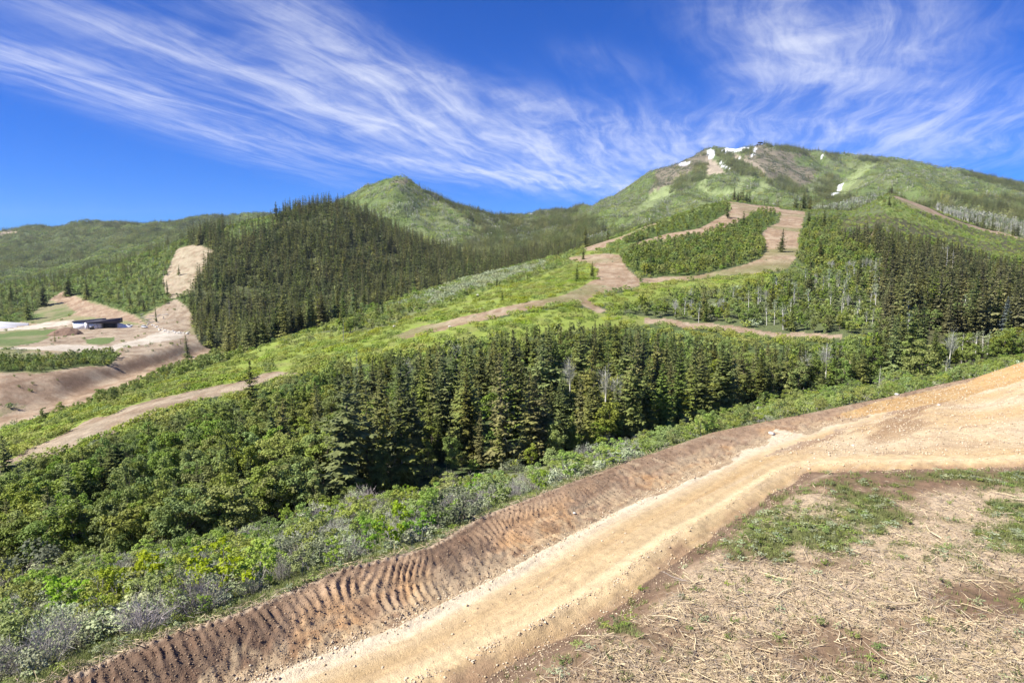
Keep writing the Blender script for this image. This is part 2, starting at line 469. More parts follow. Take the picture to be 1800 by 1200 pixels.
# ------------------------------------------------------------------ what covers the land
CLS = ['bank', 'road', 'pad', 'mound', 'field', 'nearshrub', 'limestrip', 'broadmass', 'gullyconif', 'gullyright', 'meadow', 'spurshrub', 'aspenmix', 'mixconif', 'thicket', 'run', 'track', 'cutbank',
       'lawn', 'paleroad', 'rubble', 'hillconif', 'oakhill', 'farridge', 'peak', 'peakconif', 'mountgreen', 'mountgrass', 'mountconif', 'mountscrub', 'scree', 'snow', 'aspenwhite', 'stripe', 'valley', 'hedge', 'edgeconif', 'paleshrub', 'farcut', 'litter', 'darkrun']
CI = {n: i for i, n in enumerate(CLS)}
ZONES = [
    # the spur
    ('meadow', 130, 420, [(560, 652), (600, 622), (690, 596), (830, 566), (1000, 537), (1060, 552), (1140, 556), (1140, 572), (1070, 576), (980, 584), (900, 594), (750, 618), (620, 646)]),
    ('spurshrub', 150, 640, [(700, 560), (860, 490), (1000, 440), (1090, 400), (1200, 372), (1290, 350), (1290, 365), (1180, 430), (1100, 450), (1030, 440), (1010, 512), (920, 525), (930, 505), (880, 500), (760, 545)]),
    ('paleshrub', 150, 600, [(600, 590), (560, 585), (700, 528), (800, 492), (900, 468), (960, 455), (960, 470), (900, 490), (830, 510), (740, 548), (690, 575)]),
    ('meadow', 150, 420, [(690, 575), (740, 550), (860, 515), (960, 478), (1010, 462), (1035, 470), (1010, 506), (930, 528), (800, 558)]),
    ('thicket', 200, 640, [(1092, 458), (1110, 442), (1200, 418), (1300, 385), (1328, 372), (1366, 372), (1364, 392), (1340, 402), (1336, 415), (1342, 440), (1334, 452), (1280, 470), (1200, 486), (1130, 486)]),
    ('thicket', 250, 700, [(1090, 428), (1160, 398), (1240, 366), (1283, 360), (1282, 376), (1260, 388), (1200, 410), (1110, 432)]),
    ('aspenmix', 170, 560, [(1080, 545), (1200, 512), (1300, 505), (1400, 482), (1500, 460), (1560, 470), (1560, 590), (1470, 598), (1330, 582), (1140, 560)]),
    ('meadow', 200, 420, [(1050, 528), (1130, 500), (1240, 490), (1330, 482), (1400, 478), (1340, 500), (1200, 515), (1090, 545)]),
    ('thicket', 250, 740, [(1410, 395), (1440, 385), (1560, 380), (1600, 430), (1540, 470), (1420, 478), (1402, 455), (1412, 420)]),
    ('mixconif', 160, 740, [(1560, 470), (1470, 420), (1480, 385), (1560, 372), (1650, 395), (1730, 425), (1810, 450), (2100, 520), (2100, 640), (1640, 650), (1540, 590)]),
    ('spurshrub', 500, 800, [(1540, 352), (1580, 350), (1625, 380), (1700, 410), (1800, 440), (1800, 455), (1690, 425), (1600, 400), (1560, 380)]),
    ('run', 150, 900, [(690, 592), (730, 576), (800, 559), (870, 542), (930, 529), (980, 519), (1015, 507), (1045, 492), (1120, 490), (1128, 500), (1090, 510), (1050, 518), (1032, 527), (1068, 548), (1050, 550), (1010, 530), (960, 536), (900, 550), (830, 566), (760, 583), (710, 597)]),
    ('run', 150, 900, [(985, 455), (1010, 450), (1060, 446), (1088, 448), (1100, 470), (1125, 492), (1080, 505), (1030, 505), (1048, 490), (1050, 475), (1035, 462)]),
    ('run', 150, 900, [(1125, 491), (1180, 487), (1240, 481), (1290, 471), (1335, 455), (1346, 440), (1338, 412), (1346, 400), (1370, 390), (1372, 375), (1360, 365), (1415, 372), (1411, 395), (1404, 420), (1405, 440), (1395, 460), (1385, 472), (1340, 481), (1260, 486), (1200, 493), (1130, 500)]),
    ('run', 400, 900, [(1283, 355), (1320, 360), (1370, 364), (1372, 374), (1330, 370), (1312, 380), (1290, 396), (1265, 404), (1230, 414), (1180, 427), (1140, 437), (1100, 443), (1106, 430), (1160, 415), (1230, 400), (1262, 384), (1285, 370)]),
    ('run', 250, 700, [(1035, 430), (1080, 420), (1130, 400), (1165, 384), (1160, 392), (1120, 412), (1080, 425), (1060, 440), (1020, 442)]),
    ('run', 600, 900, [(1562, 344), (1600, 348), (1627, 362), (1658, 378), (1695, 392), (1740, 402), (1800, 420), (2100, 480), (2100, 520), (1800, 441), (1765, 427), (1720, 412), (1688, 400), (1648, 392), (1622, 380), (1596, 362)]),
    ('run', 250, 700, [(1520, 398), (1545, 412), (1555, 424), (1540, 424), (1525, 412)]),
    ('rubble', 190, 600, [(1655, 480), (1672, 498), (1700, 532), (1695, 538), (1662, 505), (1650, 490)]),
    ('litter', 100, 240, [(1130, 560), (1240, 567), (1330, 580), (1480, 589), (1480, 595), (1330, 590), (1230, 577), (1130, 569)]),
    ('litter', 100, 200, [(1485, 628), (1500, 628), (1500, 650), (1488, 648)]),
    ('track', 80, 240, [(28, 806), (60, 784), (110, 763), (170, 734), (240, 711), (320, 691), (400, 673), (470, 657), (525, 649), (530, 656), (450, 677), (400, 692), (330, 708), (250, 738), (190, 763), (130, 785), (80, 805), (40, 812), (-200, 930), (-200, 900)]),
    ('meadow', 100, 240, [(0, 765), (100, 731), (230, 695), (300, 668), (420, 622), (480, 605), (560, 585), (690, 592), (690, 615), (560, 650), (470, 655), (400, 671), (320, 689), (240, 709), (170, 732), (110, 761), (50, 785), (0, 800)]),
    # the valley
    ('valley', 200, 700, [(-300, 700), (-300, 560), (130, 520), (300, 540), (350, 570), (400, 600), (400, 640), (0, 760)]),
    ('rubble', 300, 620, [(190, 640), (215, 610), (330, 585), (370, 600), (380, 612), (300, 630)]),
    ('cutbank', 200, 460, [(-300, 690), (0, 657), (70, 655), (200, 640), (290, 622), (320, 618), (230, 662), (140, 700), (60, 712), (-300, 760)]),
    ('darkrun', 200, 480, [(-300, 860), (0, 735), (70, 705), (160, 690), (230, 660), (310, 625), (384, 608), (384, 614), (310, 640), (260, 668), (150, 715), (60, 740), (0, 752), (-300, 880)]),
    ('hedge', 250, 420, [(-300, 660), (0, 636), (100, 630), (200, 618), (205, 630), (190, 640), (70, 652), (0, 655), (-300, 690)]),
    ('paleroad', 380, 640, [(-300, 640), (0, 612), (110, 606), (200, 600), (260, 575), (300, 572), (325, 585), (318, 595), (260, 605), (210, 612), (200, 618), (100, 628), (0, 632), (-300, 660)]),
    ('rubble', 400, 700, [(95, 572), (140, 566), (262, 572), (290, 580), (250, 595), (190, 608), (100, 606), (0, 612), (-100, 612), (0, 600)]),
    ('lawn', 400, 640, [(-300, 600), (0, 587), (60, 580), (100, 578), (92, 590), (70, 600), (0, 614), (-300, 640)]),
    ('lawn', 400, 640, [(150, 598), (175, 592), (200, 592), (203, 598), (180, 605), (155, 605)]),
    ('paleroad', 450, 700, [(-300, 585), (0, 566), (20, 578), (80, 566), (130, 563), (130, 570), (60, 578), (10, 582), (-300, 600)]),
    ('cutbank', 480, 760, [(85, 530), (95, 508), (112, 512), (160, 532), (215, 548), (245, 560), (262, 572), (200, 560), (135, 555), (120, 545), (95, 534)]),
    ('lawn', 480, 760, [(55, 540), (90, 528), (118, 536), (135, 550), (120, 556), (70, 568), (40, 566)]),
    ('stripe', 500, 1000, [(288, 490), (300, 455), (312, 436), (345, 430), (374, 440), (360, 466), (345, 495), (338, 512), (300, 526), (290, 510)]),
    ('rubble', 480, 800, [(262, 572), (255, 558), (290, 535), (310, 525), (330, 540), (345, 570), (320, 585), (290, 578)]),
    ('farcut', 700, 1000, [(268, 436), (285, 426), (302, 424), (300, 434), (285, 442), (272, 446)]),
    ('oakhill', 500, 1100, [(-300, 585), (-300, 530), (0, 500), (200, 460), (300, 425), (330, 420), (310, 440), (288, 490), (290, 530), (250, 558), (160, 528), (112, 510), (85, 528), (40, 565), (0, 575)]),
    ('oakhill', 800, 1100, [(370, 440), (400, 398), (450, 380), (500, 372), (490, 392), (440, 415), (400, 440)]),
    ('hedge', 140, 480, [(60, 747), (150, 718), (230, 682), (300, 648), (345, 634), (420, 604), (420, 624), (300, 670), (230, 696), (100, 733)]),
    ('edgeconif', 350, 560, [(338, 575), (400, 550), (440, 590), (445, 625), (400, 618), (350, 606)]),
    # far slopes
    ('farcut', 900, 1900, [(868, 418), (880, 418), (884, 430), (874, 430)]),
    ('peakconif', 1300, 3000, [(800, 352), (850, 370), (900, 388), (1000, 385), (1060, 385), (1060, 440), (900, 470), (830, 450), (770, 440), (830, 420), (845, 400), (820, 380), (790, 358)]),
    ('peak', 1200, 2100, [(600, 350), (690, 312), (800, 352), (835, 380), (845, 400), (820, 425), (760, 430), (680, 400)]),
    ('peakconif', 1500, 2100, [(728, 322), (800, 350), (870, 384), (850, 402), (815, 385), (795, 366), (760, 348)]),
    ('mountscrub', 1700, 2000, [(688, 319), (692, 315), (716, 315), (722, 321), (708, 325), (694, 323)]),
    ('mountgreen', 1300, 3200, [(1010, 370), (1100, 325), (1150, 300), (1185, 290), (1150, 330), (1120, 350), (1100, 380), (1060, 400), (1040, 385)]),
    ('mountscrub', 1300, 3200, [(1150, 300), (1240, 262), (1250, 280), (1245, 310), (1200, 335), (1180, 335), (1140, 340), (1150, 320)]),
    ('mountgrass', 1300, 3200, [(1120, 365), (1150, 335), (1200, 318), (1190, 335), (1170, 350), (1130, 375)]),
    ('mountgrass', 1300, 3200, [(1228, 330), (1232, 310), (1260, 303), (1300, 310), (1360, 325), (1340, 340), (1250, 345)]),
    ('mountgreen', 1300, 3200, [(1245, 308), (1280, 304), (1296, 315), (1290, 335), (1250, 335), (1240, 325)]),
    ('mountgreen', 1300, 3200, [(1310, 318), (1330, 312), (1334, 325), (1320, 340), (1305, 338)]),
    ('mountscrub', 1600, 3200, [(1300, 256), (1345, 248), (1420, 268), (1440, 290), (1430, 320), (1400, 330), (1360, 320), (1340, 300), (1310, 280)]),
    ('scree', 1600, 3200, [(1226, 300), (1236, 284), (1247, 277), (1258, 282), (1276, 306), (1246, 308)]),
    ('scree', 1600, 3200, [(1286, 268), (1304, 277), (1331, 286), (1348, 304), (1335, 302), (1305, 286), (1288, 276)]),
    ('scree', 1600, 3200, [(1190, 325), (1200, 320), (1206, 328), (1195, 332)]),
    ('mountconif', 1600, 3200, [(1254, 264), (1284, 267), (1293, 279), (1322, 293), (1348, 308), (1354, 318), (1321, 312), (1284, 304), (1262, 282)]),
    ('mountconif', 1600, 3200, [(1343, 246), (1403, 258), (1424, 268), (1420, 274), (1390, 267), (1344, 259)]),
    ('mountconif', 1400, 3200, [(1346, 315), (1384, 312), (1414, 335), (1424, 350), (1384, 342), (1350, 325)]),
    ('mountconif', 1600, 3200, [(1302, 266), (1320, 258), (1322, 270), (1308, 274)]),
    ('mountconif', 1400, 3200, [(1228, 287), (1243, 291), (1241, 312), (1208, 331), (1181, 335), (1185, 318), (1215, 300)]),
    ('mountgreen', 1600, 3200, [(1395, 275), (1440, 275), (1480, 282), (1500, 280), (1530, 282), (1500, 300), (1460, 310), (1440, 300), (1400, 290)]),
    ('mountconif', 1600, 3200, [(1450, 268), (1475, 272), (1475, 281), (1452, 280)]),
    ('mountconif', 1600, 3200, [(1510, 276), (1560, 282), (1560, 287), (1512, 285)]),
    ('mountgrass', 1400, 3200, [(1475, 345), (1478, 322), (1500, 305), (1520, 290), (1540, 288), (1500, 325), (1490, 345)]),
    ('mountgreen', 1100, 3200, [(1480, 360), (1490, 335), (1530, 295), (1600, 284), (1700, 302), (1690, 320), (1640, 335), (1560, 345)]),
    ('mountconif', 1400, 3200, [(1434, 348), (1437, 327), (1453, 308), (1471, 313), (1474, 329), (1458, 348)]),
    ('mountconif', 1000, 3200, [(1600, 350), (1660, 342), (1720, 344), (1800, 352), (2100, 400), (2100, 460), (1800, 405), (1720, 385), (1640, 368)]),
    ('mountconif', 1500, 3200, [(1690, 306), (1720, 305), (1800, 322), (2100, 380), (2100, 400), (1800, 340), (1740, 322)]),
    ('mountconif', 1000, 1700, [(1425, 350), (1500, 345), (1480, 365), (1430, 362)]),
    ('mountconif', 640, 1200, [(1225, 342), (1425, 342), (1424, 372), (1372, 363), (1283, 354), (1225, 353)]),
    ('aspenwhite', 690, 1250, [(1640, 376), (1650, 366), (1720, 378), (1810, 398), (2100, 460), (2100, 480), (1800, 418), (1730, 400), (1690, 390)]),
    ('aspenwhite', 800, 1800, [(1420, 372), (1470, 362), (1550, 345), (1560, 352), (1540, 362), (1480, 380)]),
    ('snow', 1800, 3200, [(1192, 290), (1200, 285), (1216, 283), (1210, 288)]),
    ('snow', 1800, 3200, [(1265, 265), (1285, 256), (1322, 250), (1322, 257), (1297, 268), (1275, 268)]),
    ('snow', 1800, 3200, [(1242, 268), (1246, 262), (1255, 264), (1259, 278), (1250, 280)]),
    ('snow', 1800, 3200, [(1261, 284), (1266, 285), (1284, 298), (1276, 297)]),
    ('snow', 1800, 3200, [(1325, 260), (1330, 260), (1323, 277), (1318, 277)]),
    ('snow', 1800, 3200, [(1294, 276), (1302, 281), (1298, 284)]),
    ('snow', 1400, 3200, [(1474, 324), (1481, 322), (1476, 337), (1457, 349), (1455, 346), (1470, 334)]),
    ('snow', 1800, 3200, [(1438, 274), (1452, 274), (1450, 277)]),
    ('snow', 1800, 3200, [(1512, 289), (1524, 286), (1522, 290)]),
    ('snow', 2500, 4000, [(912, 374), (940, 371), (938, 376), (915, 378)]),
    ('farcut', 2300, 3200, [(188, 386), (215, 385), (224, 390), (195, 391)]),
    ('farcut', 2300, 3200, [(85, 396), (110, 395), (108, 399), (75, 402)]),
    ('farcut', 2300, 3200, [(0, 408), (30, 406), (30, 410), (0, 414)]),
]


def in_poly(px, py, poly):
    ins = np.zeros(px.shape, dtype=bool)
    n = len(poly)
    for i in range(n):
        x1, y1 = poly[i]; x2, y2 = poly[(i + 1) % n]
        if y1 == y2:
            continue
        c = ((y1 > py) != (y2 > py)) & (px < (x2 - x1) * (py - y1) / (y2 - y1) + x1)
        ins ^= c
    return ins


def classify(X, Y, Z, jitter=True):
    """land cover class of every place (Z relative to the viewpoint)"""
    px, py = project(X, Y, Z)
    if jitter:
        w = np.clip(900.0 / np.maximum(Y, 20), 0.6, 5.0)
        sc = np.clip(30.0 / np.maximum(Y, 20), 0.012, 0.5)
        px = px + w * 3.2 * fbm(X * sc, Y * sc, 3, 52)
        py = py + w * 1.6 * fbm(X * sc + 31, Y * sc, 3, 53)
    u = np.clip(X / np.maximum(Y, 1.0), -1.149, 1.149)
    ky = [np.interp(u, UG, KY[k]) for k in range(len(KY))]
    c = np.full(X.shape, CI['nearshrub'])

    def put(mask, name):
        c[mask] = CI[name]
    put((Y > ky[2]) & (px > 1120), 'limestrip')
    g = Y > ky[4] - 9
    put(g & (px < 585), 'broadmass')
    put(g & (px >= 585) & (px < 1640), 'gullyconif')
    put(g & (px >= 1640), 'gullyright')
    r = Y > ky[5]
    put(r & (px < 1060), 'meadow')
    put(r & (px >= 1060), 'aspenmix')
    put(r & (px >= 1560), 'mixconif')
    s = Y > ky[7] + 6
    put(s, 'hillconif')
    put(s & (px < 390) & (Y < ky[11] - 10), 'valley')
    put(s & (px < 330) & (Y >= ky[11] - 10), 'oakhill')
    put((Y > ky[7] + 6) & (px > 1160), 'mountconif')
    f = Y > ky[13]
    put(f & (px < 570), 'farridge')
    put(f & (px >= 570), 'peak')
    put(f & (px >= 870), 'peakconif')
    put(f & (px >= 1030), 'mountgreen')
    for name, y0, y1, poly in ZONES:
        xs = [p[0] for p in poly]; ys = [p[1] for p in poly]
        m = (Y >= y0) & (Y <= y1) & (px >= min(xs)) & (px <= max(xs)) & (py >= min(ys)) & (py <= max(ys))
        if m.any():
            idx = np.nonzero(m)[0]
            q = in_poly(px[idx], py[idx], poly)
            c[idx[q]] = CI[name]
    nb = np.nonzero(Y < 130)[0]
    if len(nb):
        xx, yy = X[nb], Y[nb]
        dE, dL, dR, se, sl = bench_parts(xx, yy)
        jl = 0.8 * fbm(xx * 0.5, yy * 0.5, 3, 54)
        dL = dL + sstep(42, 62, yy) * 5.0 * fbm(xx * 0.16, yy * 0.16, 4, 55)
        ins = dE > 0.15 * jl
        cc = c[nb]
        cc[ins] = CI['road']
        cc[ins & (dL < 0.5 * jl)] = CI['bank']
        cc[ins & (dL > 0.5 * jl) & (py[nb] < 800) & (Y[nb] > 52) & (dL > 1.5)] = CI['pad']
        cc[ins & (dR > 0.7 * jl - 0.9)] = CI['field']
        mo = ins & in_poly(px[nb], py[nb], [(1478, 728), (1540, 706), (1700, 672), (1800, 630), (2100, 520), (2100, 590), (1800, 668), (1700, 697), (1600, 716), (1500, 734)])
        cc[mo] = CI['mound']
        c[nb] = cc
    return c


BASECOL = {
    'bank': (.36, .25, .16), 'road': (.555, .415, .235), 'pad': (.51, .39, .235), 'mound': (.44, .28, .12), 'field': (.30, .215, .13),
    'nearshrub': (.15, .175, .075), 'limestrip': (.11, .14, .04), 'broadmass': (.045, .06, .022), 'gullyconif': (.075, .10, .035), 'gullyright': (.07, .085, .03), 'meadow': (.20, .25, .05),
    'spurshrub': (.16, .20, .055), 'paleshrub': (.16, .18, .075), 'aspenmix': (.10, .12, .05), 'mixconif': (.085, .085, .04), 'thicket': (.07, .10, .025), 'run': (.33, .235, .15), 'track': (.30, .24, .165),
    'cutbank': (.40, .29, .195), 'lawn': (.115, .155, .05), 'paleroad': (.52, .46, .37), 'rubble': (.36, .295, .215), 'hillconif': (.075, .085, .035), 'oakhill': (.08, .11, .03), 'farridge': (.085, .11, .042),
    'peak': (.105, .140, .046), 'peakconif': (.10, .115, .05), 'mountgreen': (.105, .140, .045), 'mountgrass': (.20, .24, .10), 'mountconif': (.10, .115, .05), 'mountscrub': (.17, .145, .10),
    'scree': (.36, .30, .22), 'snow': (.86, .88, .92), 'aspenwhite': (.12, .14, .06), 'stripe': (.38, .33, .22), 'valley': (.20, .20, .09), 'hedge': (.09, .12, .035), 'edgeconif': (.05, .06, .025),
    'farcut': (.48, .38, .28), 'litter': (.34, .25, .17), 'darkrun': (.44, .32, .21),
}
BASEARR = np.array([BASECOL[n] for n in CLS])
SOILS = [CI[n] for n in ('bank', 'road', 'pad', 'mound', 'field', 'run', 'track', 'cutbank', 'paleroad', 'rubble', 'stripe', 'farcut', 'litter', 'darkrun', 'scree')]


def tone(X, Y, Z, c):
    """real colour of the soil, turf or stone at every place"""
    col = BASEARR[c] * np.where(np.isin(c, SOILS), 0.86, 1.0)[:, None]
    n1 = fbm(X * 0.06, Y * 0.06, 4, 60)[:, None]
    n2 = fbm(X * 0.6, Y * 0.6, 4, 61)[:, None]
    col *= 1 + 0.35 * n1 + 0.25 * n2

    def blend(mask, rgb, w):
        idx = np.nonzero(mask)[0]
        ww = np.clip(w[idx], 0, 1)[:, None]
        rgb_ = np.array(rgb)[None] * np.where(np.isin(c[idx], SOILS), 0.86, 1.0)[:, None]
        col[idx] = col[idx] * (1 - ww) + rgb_ * ww
    nearm = Y < 130
    i = np.nonzero(nearm)[0]
    full = lambda v, d=0.0: (lambda a: (a.__setitem__(i, v), a)[1])(np.full(X.shape, d))
    dE_, dL_, dR_, s_, sl_ = bench_parts(X[i], Y[i])
    dE, dL, dR, s, sl = full(dE_), full(dL_), full(dR_), full(s_), full(sl_)
    road = c == CI['road']; bank = c == CI['bank']; pad = c == CI['pad']; field = c == CI['field']; mound = c == CI['mound']
    far = np.clip((Y - 40) / 40, 0, 1)
    # road: pale loose edge, ochre wheel bands, orange shoulder, streaks that run along it
    streak = fbm(sl * 0.05, dL * 1.6, 4, 62); streak2 = fbm(sl * 0.25, dL * 5.0, 3, 63)
    blend(road, (.64, .535, .38), 1.1 * sstep(2.0 + 0.0 * dL, 0.2, dL + 1.8 * streak) * 1.0)
    blend(road, (.44, .30, .145), 1.3 * np.exp(-((dL - 2.5 + 1.2 * streak) / 0.75) ** 2) * (0.6 + 1.2 * streak2))
    blend(road, (.42, .285, .14), 1.0 * np.exp(-((dL - 4.5 + 1.2 * streak) / 0.6) ** 2) * (0.55 + 1.2 * streak2))
    blend(road, (.64, .50, .29), 0.9 * np.exp(-((dR + 2.6 + 0.8 * streak) / 0.5) ** 2))
    blend(road, (.48, .335, .17), 0.8 * sstep(-2.2, -1.2, dR + 1.1 * streak) * (Y < 62))
    blend(road, (.55, .46, .34), np.clip((streak + streak2) * 1.6, 0, 0.6) * (0.3 + 0.7 * far))
    blend(road, (.31, .20, .12), sstep(-1.7, -0.4, dR + 2.4 * fbm(X * .5, Y * .5, 4, 66)) * 0.9)
    # bank: darker brown towards the outer edge, redder and paler fill below, wood chips along the edge
    bn = fbm(X * 0.35, Y * 0.35, 4, 64); bn2 = fbm(X * 1.8, Y * 1.8, 3, 65)
    nearb = sstep(62, 36, Y)
    blend(bank, (.15, .098, .066), (sstep(2.6, 0.3, dE + 6 * bn) * 0.9) * (0.35 + 0.65 * nearb))
    blend(bank, (.46, .28, .14), np.clip(bn * 5.0 + 0.15, 0, 0.9) * sstep(1.0, 2.5, dE))
    blend(bank, (.46, .35, .215), sstep(-1.6, -0.2, dL + 2.5 * bn2) * 0.8)
    blend(bank, (.16, .095, .06), np.clip(-bn2 * 2.2, 0, 0.6))
    blend(bank, (.40, .31, .20), np.clip(fbm(sl * .3 + 9, dL * 1.1, 3, 78) * 3.5, 0, .7) * sstep(1.2, 3.0, dE))
    blend(bank, (.42, .33, .22), np.clip((fbm(X * 0.9, Y * 0.9, 3, 68) - 0.1) * 4, 0, .6) * (1 - nearb))
    blend(bank, (.42, .33, .235), sstep(0.38, 0.1, np.abs(dE - 0.15) + 0.5 * bn2) * 0.9 * nearb)
    # pad: pale crushed rock, ochre and grey-brown streaks
    pn = fbm(X * 0.09, Y * 0.20, 4, 67)
    blend(pad, (.57, .465, .315), np.clip(pn * 3.4 + 0.2, 0, 1))
    blend(pad, (.50, .34, .16), np.clip(-pn * 3.2 - 0.1, 0, 0.7))
    blend(pad, (.27, .17, .095), sstep(0.04, 0.16, fbm(sl * 0.07, dL * 0.45, 4, 69)) * sstep(11, 4, dL) * 0.85)
    blend(pad, (.50, .42, .34), sstep(3.5, 0.5, dL) * 0.5)
    blend(pad, (.36, .25, .155), np.clip(fbm(X * .3, Y * .6, 4, 79) * 3 - .15, 0, .6))
    blend(mound, (.50, .36, .18), np.clip(n2[:, 0] * 3, 0, .7))
    # field: chipped wood over brown earth, turf beyond
    px, py = project(X, Y, Z)
    fn = fbm(X * 0.16, Y * 0.16, 4, 70); fn2 = fbm(X * 0.8, Y * 0.8, 3, 71)
    gcent = np.exp(-(((px - 1430) / 190) ** 2 + ((py - 920) / 60) ** 2)) + 0.9 * np.exp(-(((px - 1780) / 90) ** 2 + ((py - 900) / 70) ** 2)) + 0.6 * np.exp(-(((px - 1680) / 110) ** 2 + ((py - 985) / 40) ** 2))
    gcent = gcent + 0.25 * np.exp(-(((px - 1100) / 60) ** 2 + ((py - 1130) / 30) ** 2))
    GRASSW = np.clip((gcent + 1.5 * fn + 0.9 * fn2 - 0.34) * 2.0, 0, 1)
    soil = np.clip((fn * 3.2 + fn2 * 1.2 + 0.55 * np.exp(-(((px - 1600) / 260) ** 2 + ((py - 850) / 36) ** 2)) + 0.6 * np.exp(-(((px - 1620) / 180) ** 2 + ((py - 1080) / 60) ** 2)) + 0.2), 0, 1)
    chips = np.clip(1 - soil, 0, 1)
    blend(field, (.46, .355, .24), chips)
    blend(field, (.19, .122, .078), soil * 0.95)
    blend(field, (.095, .125, .035), GRASSW * 0.8)
    blend(field, (.17, .11, .072), sstep(1.3, 0.0, dR + 3.0 * fn2) * 0.85)
    run = np.isin(c, [CI['run'], CI['track'], CI['darkrun'], CI['stripe'], CI['rubble'], CI['cutbank'], CI['litter']])
    rn = fbm(X * 0.02, Y * 0.02, 4, 72); rn2 = fbm(X * 0.15, Y * 0.15, 4, 73)
    blend(run, (.43, .34, .235), np.clip(rn2 * 3 + 0.05, 0, .75))
    blend(run, (.22, .145, .085), np.clip(-rn2 * 2.6, 0, .6))
    blend(run, (.26, .175, .11), np.clip(fbm(X * .5, Y * .12, 4, 81) * 3 - .1, 0, .55))
    blend(run, (.47, .39, .28), np.clip(fbm(X * .7, Y * .2, 4, 82) * 3 - .2, 0, .5))
    blend(np.isin(c, [CI['cutbank'], CI['darkrun'], CI['rubble']]), (.20, .135, .085), np.clip(fbm(X * .12, Y * .12, 5, 83) * 4 - .35, 0, .7))
    rg = c == CI['run']
    blend(rg, (.16, .185, .06), np.clip((rn - 0.08) * 4 + sstep(1080, 1200, px) * sstep(470, 490, py) * .5, 0, .6))
    blend(c == CI['lawn'], (.26, .215, .13), np.clip(fbm(X * .03, Y * .03, 4, 76) * 4 + .05, 0, .7))
    blend(c == CI['valley'], (.30, .23, .15), np.clip(fbm(X * .04, Y * .04, 4, 77) * 4 + .3, 0, .8))
    blend(c == CI['paleroad'], (.36, .30, .22), np.clip(rn2 * 3, 0, .6))
    blend(c == CI['meadow'], (.20, .20, .07), np.clip(rn2 * 3, 0, .6))
    blend(c == CI['nearshrub'], (.19, .17, .11), np.clip(fn2 * 2.2 - .1, 0, .6))
    blend(c == CI['cutbank'], (.25, .16, .10), np.clip(fbm(X * .25, Y * .05, 3, 74) * 3, 0, .7))
    blend(np.isin(c, [CI['mountgreen'], CI['peak']]), (.17, .185, .085), np.clip(fbm(X * .006, Y * .006, 4, 75) * 2.6, 0, .5))
    return np.clip(col, 0.01, 0.95), GRASSW, chips


# ------------------------------------------------------------------ materials
def new_mat(name):
    m = bpy.data.materials.new(name)
    m.use_nodes = True
    t = NT(m.node_tree)
    t.n.clear()
    out = t.add('ShaderNodeOutputMaterial')
    return m, t, out


def ground_material(name, s1, s2, bump_d, rough=0.95):
    m, t, out = new_mat(name)
    at = t.add('ShaderNodeAttribute'); at.attribute_name = 'tone'
    geo = t.add('ShaderNodeNewGeometry')
    a = t.noise(geo.outputs['Position'], s1, 6, 0.65)
    b = t.noise(geo.outputs['Position'], s2, 5, 0.6)
    k = t.m('ADD', t.m('MULTIPLY', t.m('SUBTRACT', a, 0.5), 0.9), t.m('MULTIPLY', t.m('SUBTRACT', b, 0.5), 1.1))
    k = t.m('ADD', k, 1.0)
    cmb = t.add('ShaderNodeCombineXYZ')
    for i in range(3):
        t.put(cmb.inputs[i], k)
    col = t.mix(1.0, at.outputs['Color'], cmb.outputs[0], 'MULTIPLY')
    bs = t.add('ShaderNodeBsdfPrincipled')
    t.put(bs.inputs['Base Color'], col)
    bs.inputs['Roughness'].default_value = rough
    bs.inputs['Specular IOR Level'].default_value = 0.15
    bm = t.add('ShaderNodeBump')
    bm.inputs['Strength'].default_value = 0.7
    bm.inputs['Distance'].default_value = bump_d
    t.put(bm.inputs['Height'], t.m('ADD', b, t.m('MULTIPLY', a, 0.6)))
    t.l.new(bm.outputs[0], bs.inputs['Normal'])
    t.l.new(bs.outputs[0], out.inputs[0])
    return m


MAT_EARTH = ground_material('earth', 1.7, 14.0, 0.09)
MAT_SLOPE = ground_material('hillside_soil', 0.5, 3.0, 0.4)
MAT_FAR = ground_material('mountain_soil', 0.03, 0.25, 3.0)


def mesh_from(name, verts, faces_flat, sizes, mats, mat_idx=None, smooth=False):
    me = bpy.data.meshes.new(name)
    nv = len(verts); nl = len(faces_flat); nf = len(sizes)
    me.vertices.add(nv); me.loops.add(nl); me.polygons.add(nf)
    me.vertices.foreach_set('co', np.asarray(verts, dtype=np.float32).ravel())
    me.loops.foreach_set('vertex_index', np.asarray(faces_flat, dtype=np.int32))
    st = np.zeros(nf, dtype=np.int32); st[1:] = np.cumsum(sizes)[:-1]
    me.polygons.foreach_set('loop_start', st)
    for m in mats:
        me.materials.append(m)
    if mat_idx is not None:
        me.polygons.foreach_set('material_index', np.asarray(mat_idx, dtype=np.int32))
    if smooth:
        me.polygons.foreach_set('use_smooth', np.ones(nf, dtype=bool))
    me.update(calc_edges=True)
    return me


def link(name, me, parent=None, **props):
    o = bpy.data.objects.new(name, me)
    COL.objects.link(o)
    if parent is not None:
        o.parent = parent
    for k, v in props.items():
        o[k] = v
    return o


